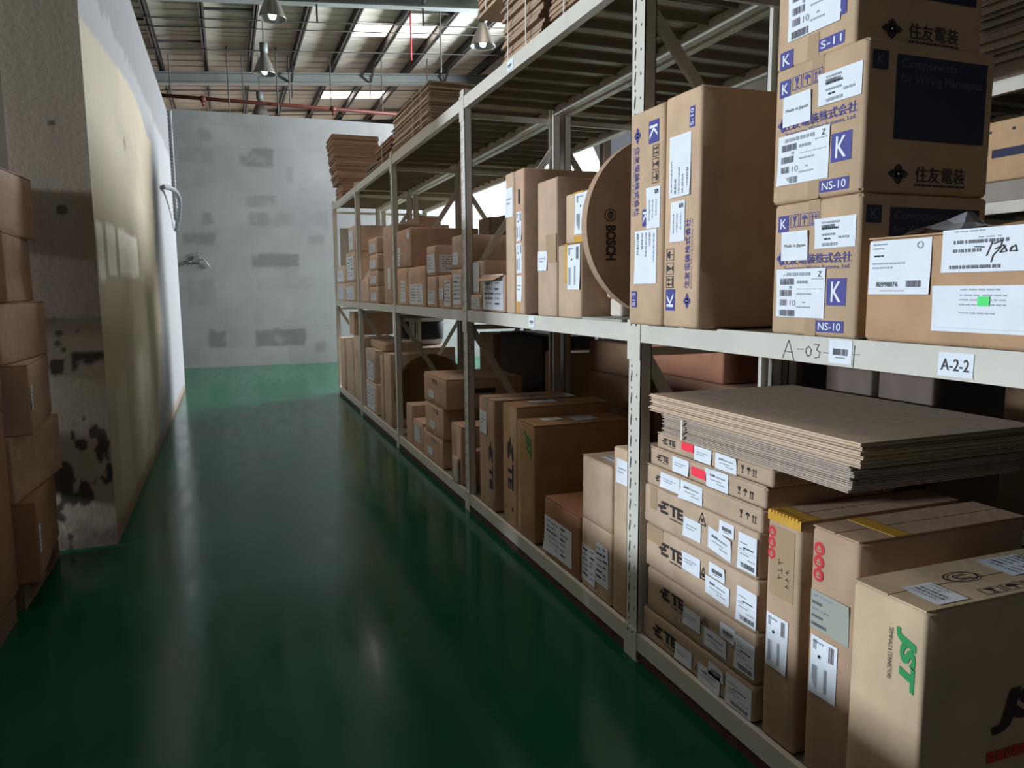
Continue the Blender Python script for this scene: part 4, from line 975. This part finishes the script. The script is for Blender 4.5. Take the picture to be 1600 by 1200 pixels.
# ------------------------------------------------------------------ fourth bay
b = carton('very tall narrow carton directly behind the third post', 7.68, 8.19, ZM, 2.28, 1.602, .6, (.44, .29, .205, 1), None); P(b, 7.98, 7.84, 1.62, 1.84, '')
zz = (ZM, 1.655, 1.835, 2.02, 2.205); nm = ('lowest', 'second lowest', 'second highest', 'highest')
for k in range(4):
    b = carton('%s of four small cartons stacked left of the very tall narrow one' % nm[k], 8.53 + .01 * (k % 2), 9.08 - .05 * (k == 2), zz[k] + .0004 * k, zz[k + 1], 1.6, .4, (.52, .375, .29, 1), None, group='four small cartons in one stack'); P(b, 9.0, 8.65, zz[k] + .03, zz[k] + .12, 'lines')
carton('narrow short carton left of the four-high stack', 9.15, 9.61, ZM, 1.745, 1.6, .4, (.50, .39, .31, 1), None)
carton('narrow short carton touching the fourth post, left of another short one', 9.62, 9.75, ZM, 1.72, 1.61, .39, (.50, .40, .33, 1), None)
carton('large brown carton filling the back of the shelf behind the four-high stack', 8.25, 9.7, ZM, 2.42, 2.02, .25, (.40, .25, .16, 1), None, bulge=.002)
b = carton('grey-labelled upper box of two leaning upright in the fourth bay', 8.88, 9.52, .505, .893, 1.6, .55, (.44, .39, .35, 1), 'x'); P(b, 9.4, 8.98, .52, .75, 'busy')
b = carton('grey-labelled lower box of two upright in the fourth bay', 8.84, 9.56, ZL, .5045, 1.6, .55, (.44, .38, .34, 1), None); P(b, 9.45, 8.95, .16, .46, 'busy')
carton('thin upright slab of carton in the fourth bay, right of the grey-labelled boxes', 8.42, 8.55, ZL, .878, 1.6, .5, (.50, .40, .29, 1), 'x')
carton('upright pale brown carton just right of the thin slab, before the dark reel', 7.97, 8.33, ZL, .92, 1.6, .5, (.49, .38, .27, 1), 'x')
# ------------------------------------------------------------------ fifth bay, by the rack end
for lb, y0, y1, z0, z1, x0, c, s in (('upper pale carton of the far stack next to the rack end', 10.05, 10.62, 2.131, 2.46, 1.6, PALE, 'blank'), ('pale carton second from top in the far stack next to the rack end', 10.08, 10.9, 1.726, 2.13, 1.6, PALE, 'busy'),
                              ('wide pale carton lowest in the far stack next to the rack end', 10.13, 11.02, ZM, 1.725, 1.6, PALE, 'busy'), ('white-labelled box at the very end of the middle shelf, upper', 11.06, 11.9, 1.72, 1.97, 1.6, (.55, .47, .4, 1), 'blank'), ('white-labelled box at the very end of the middle shelf, lower', 11.06, 11.9, ZM, 1.7195, 1.6, (.55, .47, .4, 1), 'busy')):
    b = carton(lb, y0, y1, z0, z1, x0, .5, c, None); P(b, y1 - .08, y0 + .15, z0 + .03, z1 - .06, s)
carton('dark slim carton upright at the rack end, farthest on the bottom shelf', 11.42, 11.82, ZL, .9, 1.6, .5, (.48, .35, .25, 1), 'x')
carton('broad tan upright carton second from the rack end on the bottom shelf', 10.55, 11.2, ZL, .925, 1.6, .5, (.49, .37, .27, 1), 'x')
carton('tan upright carton beside the fourth post on the bottom shelf', 9.95, 10.48, ZL, .985, 1.6, .5, (.47, .36, .24, 1), 'x')
b = carton('carton lying on top of the far upright cartons, right under the middle beam', 10.62, 11.05, .986, 1.31, 1.64, .55, (.45, .29, .2, 1), None)
carton('long brown carton lying across behind the upright far cartons', 8.75, 9.72, .894, .99, 1.7, .45, (.36, .23, .14, 1), None)
m = MB(); m.box(-.29, .29, -.01, .01, 0, 1.1); tag(m.build('grey_board', 'board', None, False, (1.955, 11.915, ZM + .001)), 'grey sheet board standing at the far end of the middle shelf', 'board')

# ------------------------------------------------------------------ back rack (back to back) and the one across the next aisle
def back_row(items):
    for lb, y0, y1, z0, z1, c, x0, dx in items: carton(lb, y0, y1, z0, z1, x0, dx, c, None)
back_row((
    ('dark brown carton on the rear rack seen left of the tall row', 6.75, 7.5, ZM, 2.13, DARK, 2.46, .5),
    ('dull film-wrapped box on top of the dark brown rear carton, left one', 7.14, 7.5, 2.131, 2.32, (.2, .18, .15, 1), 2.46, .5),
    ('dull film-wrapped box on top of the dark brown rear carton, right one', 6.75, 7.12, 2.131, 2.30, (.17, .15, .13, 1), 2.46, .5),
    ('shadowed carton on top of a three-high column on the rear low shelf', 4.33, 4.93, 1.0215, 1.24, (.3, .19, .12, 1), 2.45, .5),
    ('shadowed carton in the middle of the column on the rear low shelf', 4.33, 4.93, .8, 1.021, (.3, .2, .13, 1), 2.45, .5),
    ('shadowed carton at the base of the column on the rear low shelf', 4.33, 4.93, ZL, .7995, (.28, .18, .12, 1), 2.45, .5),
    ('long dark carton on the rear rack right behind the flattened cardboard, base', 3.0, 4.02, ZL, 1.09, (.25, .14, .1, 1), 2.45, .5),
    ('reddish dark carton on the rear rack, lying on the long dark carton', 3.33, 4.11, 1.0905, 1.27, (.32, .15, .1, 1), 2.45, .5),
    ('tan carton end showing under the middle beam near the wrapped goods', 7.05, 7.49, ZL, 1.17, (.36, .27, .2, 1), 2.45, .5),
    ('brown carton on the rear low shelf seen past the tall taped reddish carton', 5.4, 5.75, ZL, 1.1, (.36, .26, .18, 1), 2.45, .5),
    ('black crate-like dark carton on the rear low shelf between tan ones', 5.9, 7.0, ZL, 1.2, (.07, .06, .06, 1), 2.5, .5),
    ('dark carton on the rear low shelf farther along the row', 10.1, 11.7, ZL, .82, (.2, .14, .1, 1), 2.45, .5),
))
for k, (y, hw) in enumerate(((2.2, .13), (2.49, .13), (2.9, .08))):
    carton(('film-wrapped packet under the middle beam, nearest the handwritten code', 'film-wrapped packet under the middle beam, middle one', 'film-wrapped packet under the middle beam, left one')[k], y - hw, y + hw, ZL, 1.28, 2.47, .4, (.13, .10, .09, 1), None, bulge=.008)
# white plastic drums lying beyond, seen under the middle beam of the fourth bay
for k, y in enumerate((8.9,)):
    t = empty('plastic_drum', (2.68, 10.9, .8215), 'white plastic tub with a dark band on the rear rack', 'tub')
    m = MB(); m.lathe([(0, 0), (.27, 0), (.30, .03), (.32, .38), (.34, .385), (.34, .43), (.30, .45), (0, .46)], 28); m.build('tub_body', 'paper', t, True)
    m = MB(); m.lathe([(.309, .08), (.326, .33), (.315, .34)], 28); m.build('dark_band', 'rackd', t, True)
# across the next aisle
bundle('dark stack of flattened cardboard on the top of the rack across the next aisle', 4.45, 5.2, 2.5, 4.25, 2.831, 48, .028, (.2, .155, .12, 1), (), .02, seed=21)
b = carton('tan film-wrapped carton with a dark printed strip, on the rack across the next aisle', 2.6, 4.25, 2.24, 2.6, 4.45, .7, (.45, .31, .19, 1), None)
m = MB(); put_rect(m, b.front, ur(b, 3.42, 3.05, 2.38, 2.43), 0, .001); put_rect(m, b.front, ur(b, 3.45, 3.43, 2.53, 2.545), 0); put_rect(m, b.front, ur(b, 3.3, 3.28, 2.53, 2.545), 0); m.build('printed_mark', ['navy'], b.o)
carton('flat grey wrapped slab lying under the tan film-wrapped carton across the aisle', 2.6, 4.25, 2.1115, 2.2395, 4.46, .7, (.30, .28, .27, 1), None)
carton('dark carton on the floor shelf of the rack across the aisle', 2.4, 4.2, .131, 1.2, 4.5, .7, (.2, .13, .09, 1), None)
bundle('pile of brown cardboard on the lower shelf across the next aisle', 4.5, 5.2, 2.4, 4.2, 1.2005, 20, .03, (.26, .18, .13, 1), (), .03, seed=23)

# ------------------------------------------------------------------ bundles on the top of the front rack
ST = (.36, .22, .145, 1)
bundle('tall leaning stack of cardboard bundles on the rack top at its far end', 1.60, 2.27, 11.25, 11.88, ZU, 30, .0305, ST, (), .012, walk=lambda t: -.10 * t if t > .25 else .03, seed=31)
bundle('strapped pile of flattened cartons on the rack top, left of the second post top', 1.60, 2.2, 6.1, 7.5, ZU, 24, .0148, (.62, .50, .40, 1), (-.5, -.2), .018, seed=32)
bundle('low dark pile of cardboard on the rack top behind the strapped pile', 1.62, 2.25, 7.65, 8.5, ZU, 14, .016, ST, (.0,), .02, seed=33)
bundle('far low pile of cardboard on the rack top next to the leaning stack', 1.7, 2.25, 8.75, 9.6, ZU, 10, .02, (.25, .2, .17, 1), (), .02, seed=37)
bundle('strapped upright cardboard bundle nearest the picture top on the rack top', 1.62, 2.2, 3.1, 3.72, ZU, 34, .022, (.37, .25, .17, 1), (-.2, .1), .014, seed=34)
bundle('middle strapped cardboard bundle on the rack top, right of the hanging lamp', 1.62, 2.2, 3.84, 4.42, ZU, 20, .021, (.38, .26, .18, 1), (-.12, .16), .014, seed=35)
bundle('overhanging strapped cardboard bundle lying across another on the rack top', 1.62, 2.2, 3.9, 4.86, ZU + .424, 14, .021, (.40, .28, .19, 1), (.3, -.1), .014, seed=36)
# ------------------------------------------------------------------ left: palletised cartons in front of the pier
t = empty('pallet', (-1.42, 4.72, 0), 'dark wooden pallet under the leaning cartons at the left edge', 'pallet'); 
for k in range(5): m = MB(); m.box(-.38, .38, -.42 + k * .175, -.42 + k * .175 + .13, .105, .125); m.build('deck_board', 'wood', t)
for x in (-.37, -.05, .28):
    for y in (-.42, -.06, .3): m = MB(); m.box(x, x + .1, y, y + .12, .02, .105); m.build('block', 'wood', t)
for x in (-.37, -.05, .28): m = MB(); m.box(x, x + .1, -.42, .42, 0, .02); m.build('runner', 'wood', t)
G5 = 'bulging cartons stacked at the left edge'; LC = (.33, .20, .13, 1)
z = .126
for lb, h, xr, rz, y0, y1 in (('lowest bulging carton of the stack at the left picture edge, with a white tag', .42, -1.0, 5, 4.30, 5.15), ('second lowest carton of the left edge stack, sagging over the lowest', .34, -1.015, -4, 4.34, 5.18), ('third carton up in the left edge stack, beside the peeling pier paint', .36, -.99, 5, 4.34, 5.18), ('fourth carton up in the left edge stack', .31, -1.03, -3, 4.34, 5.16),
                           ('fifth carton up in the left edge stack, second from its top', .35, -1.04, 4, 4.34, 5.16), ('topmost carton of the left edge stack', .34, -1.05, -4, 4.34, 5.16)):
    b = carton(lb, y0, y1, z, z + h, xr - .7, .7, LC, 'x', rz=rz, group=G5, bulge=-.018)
    u0 = .05
    paper(b, b.right, (.02, h * .35, .08, h * .7), 'lines') if h > .35 else None
    z += h + .0005
# cartons added out of view to block window light on the lower rack
t = empty('pallet', (-1.55, 1.70, 0), 'added unseen wooden pallet under the light-blocking cartons', 'pallet')
for k in range(10): m = MB(); m.box(-.5, .5, -2.6 + k * .52, -2.6 + k * .52 + .4, .1, .12); m.build('deck_board', 'wood', t)
for x in (-.5, -.05, .4): m = MB(); m.box(x, x + .1, -2.6, 2.48, 0, .1); m.build('runner', 'wood', t)
for k in range(5): carton('added unseen carton blocking window light from the lower rack, %s from the pier' % ('fifth', 'fourth', 'third', 'second', 'first')[k], -.86 + k * 1.03, .14 + k * 1.03, .121, 1.04, -2.05, 1.0, LC, 'y', group='added cartons blocking window light')
carton('added unseen carton stacked on the others to shade the second bay', 3.50, 4.285, 1.041, 1.62, -2.05, 1.0, LC, 'y')

# conduit and hose at the far end of the left wall, junction box on the back wall
t = empty('wall_conduit', (XL, 13.3, 2.8), 'grey corrugated conduit and hose at the far end of the left wall', 'conduit'); o_ = Vector(t.location)
m = MB(); m.tube([Vector((XL + .035, 13.35, z)) - o_ for z in np.linspace(2.75, 4.43, 60)], .03, 8, rfn=lambda j: .032 if j % 2 else .026); m.build('vertical_pipe', 'hose', t)
m = MB(); pts = []
for k in range(30):
    a = k / 29; pts.append(Vector((XL + .035 + .12 * math.sin(math.pi * a), 10.85 + 2.45 * a, 2.95 + .12 * math.sin(a * 2.6) - .42 * a ** 2)) - o_)
m.tube(pts, .03, 8, rfn=lambda j: .034 if j % 2 else .028); m.build('flexible_hose', 'hose', t)
t = empty('junction_box', (-.56, YB, 2.3), 'small dark junction box with loose wires on the far grey wall', 'box'); m = MB(); m.box(-.06, .06, -.03, 0, -.07, .07); m.build('box_body', 'hose', t)
m = MB()
for s in (-1, 1): m.tube([(s * .05, -.02, -.02), (s * .13, -.04, -.07 if s < 0 else .0), (s * .2, -.03, -.04 if s < 0 else -.08), (s * (.27 if s < 0 else .24), -.02, -.07 if s < 0 else -.17)], .012, 6)
m.tube([(0, -.02, .06), (.03, -.05, .15), (.09, -.03, .16)], .012, 6); m.build('loose_wire', 'hose', t)
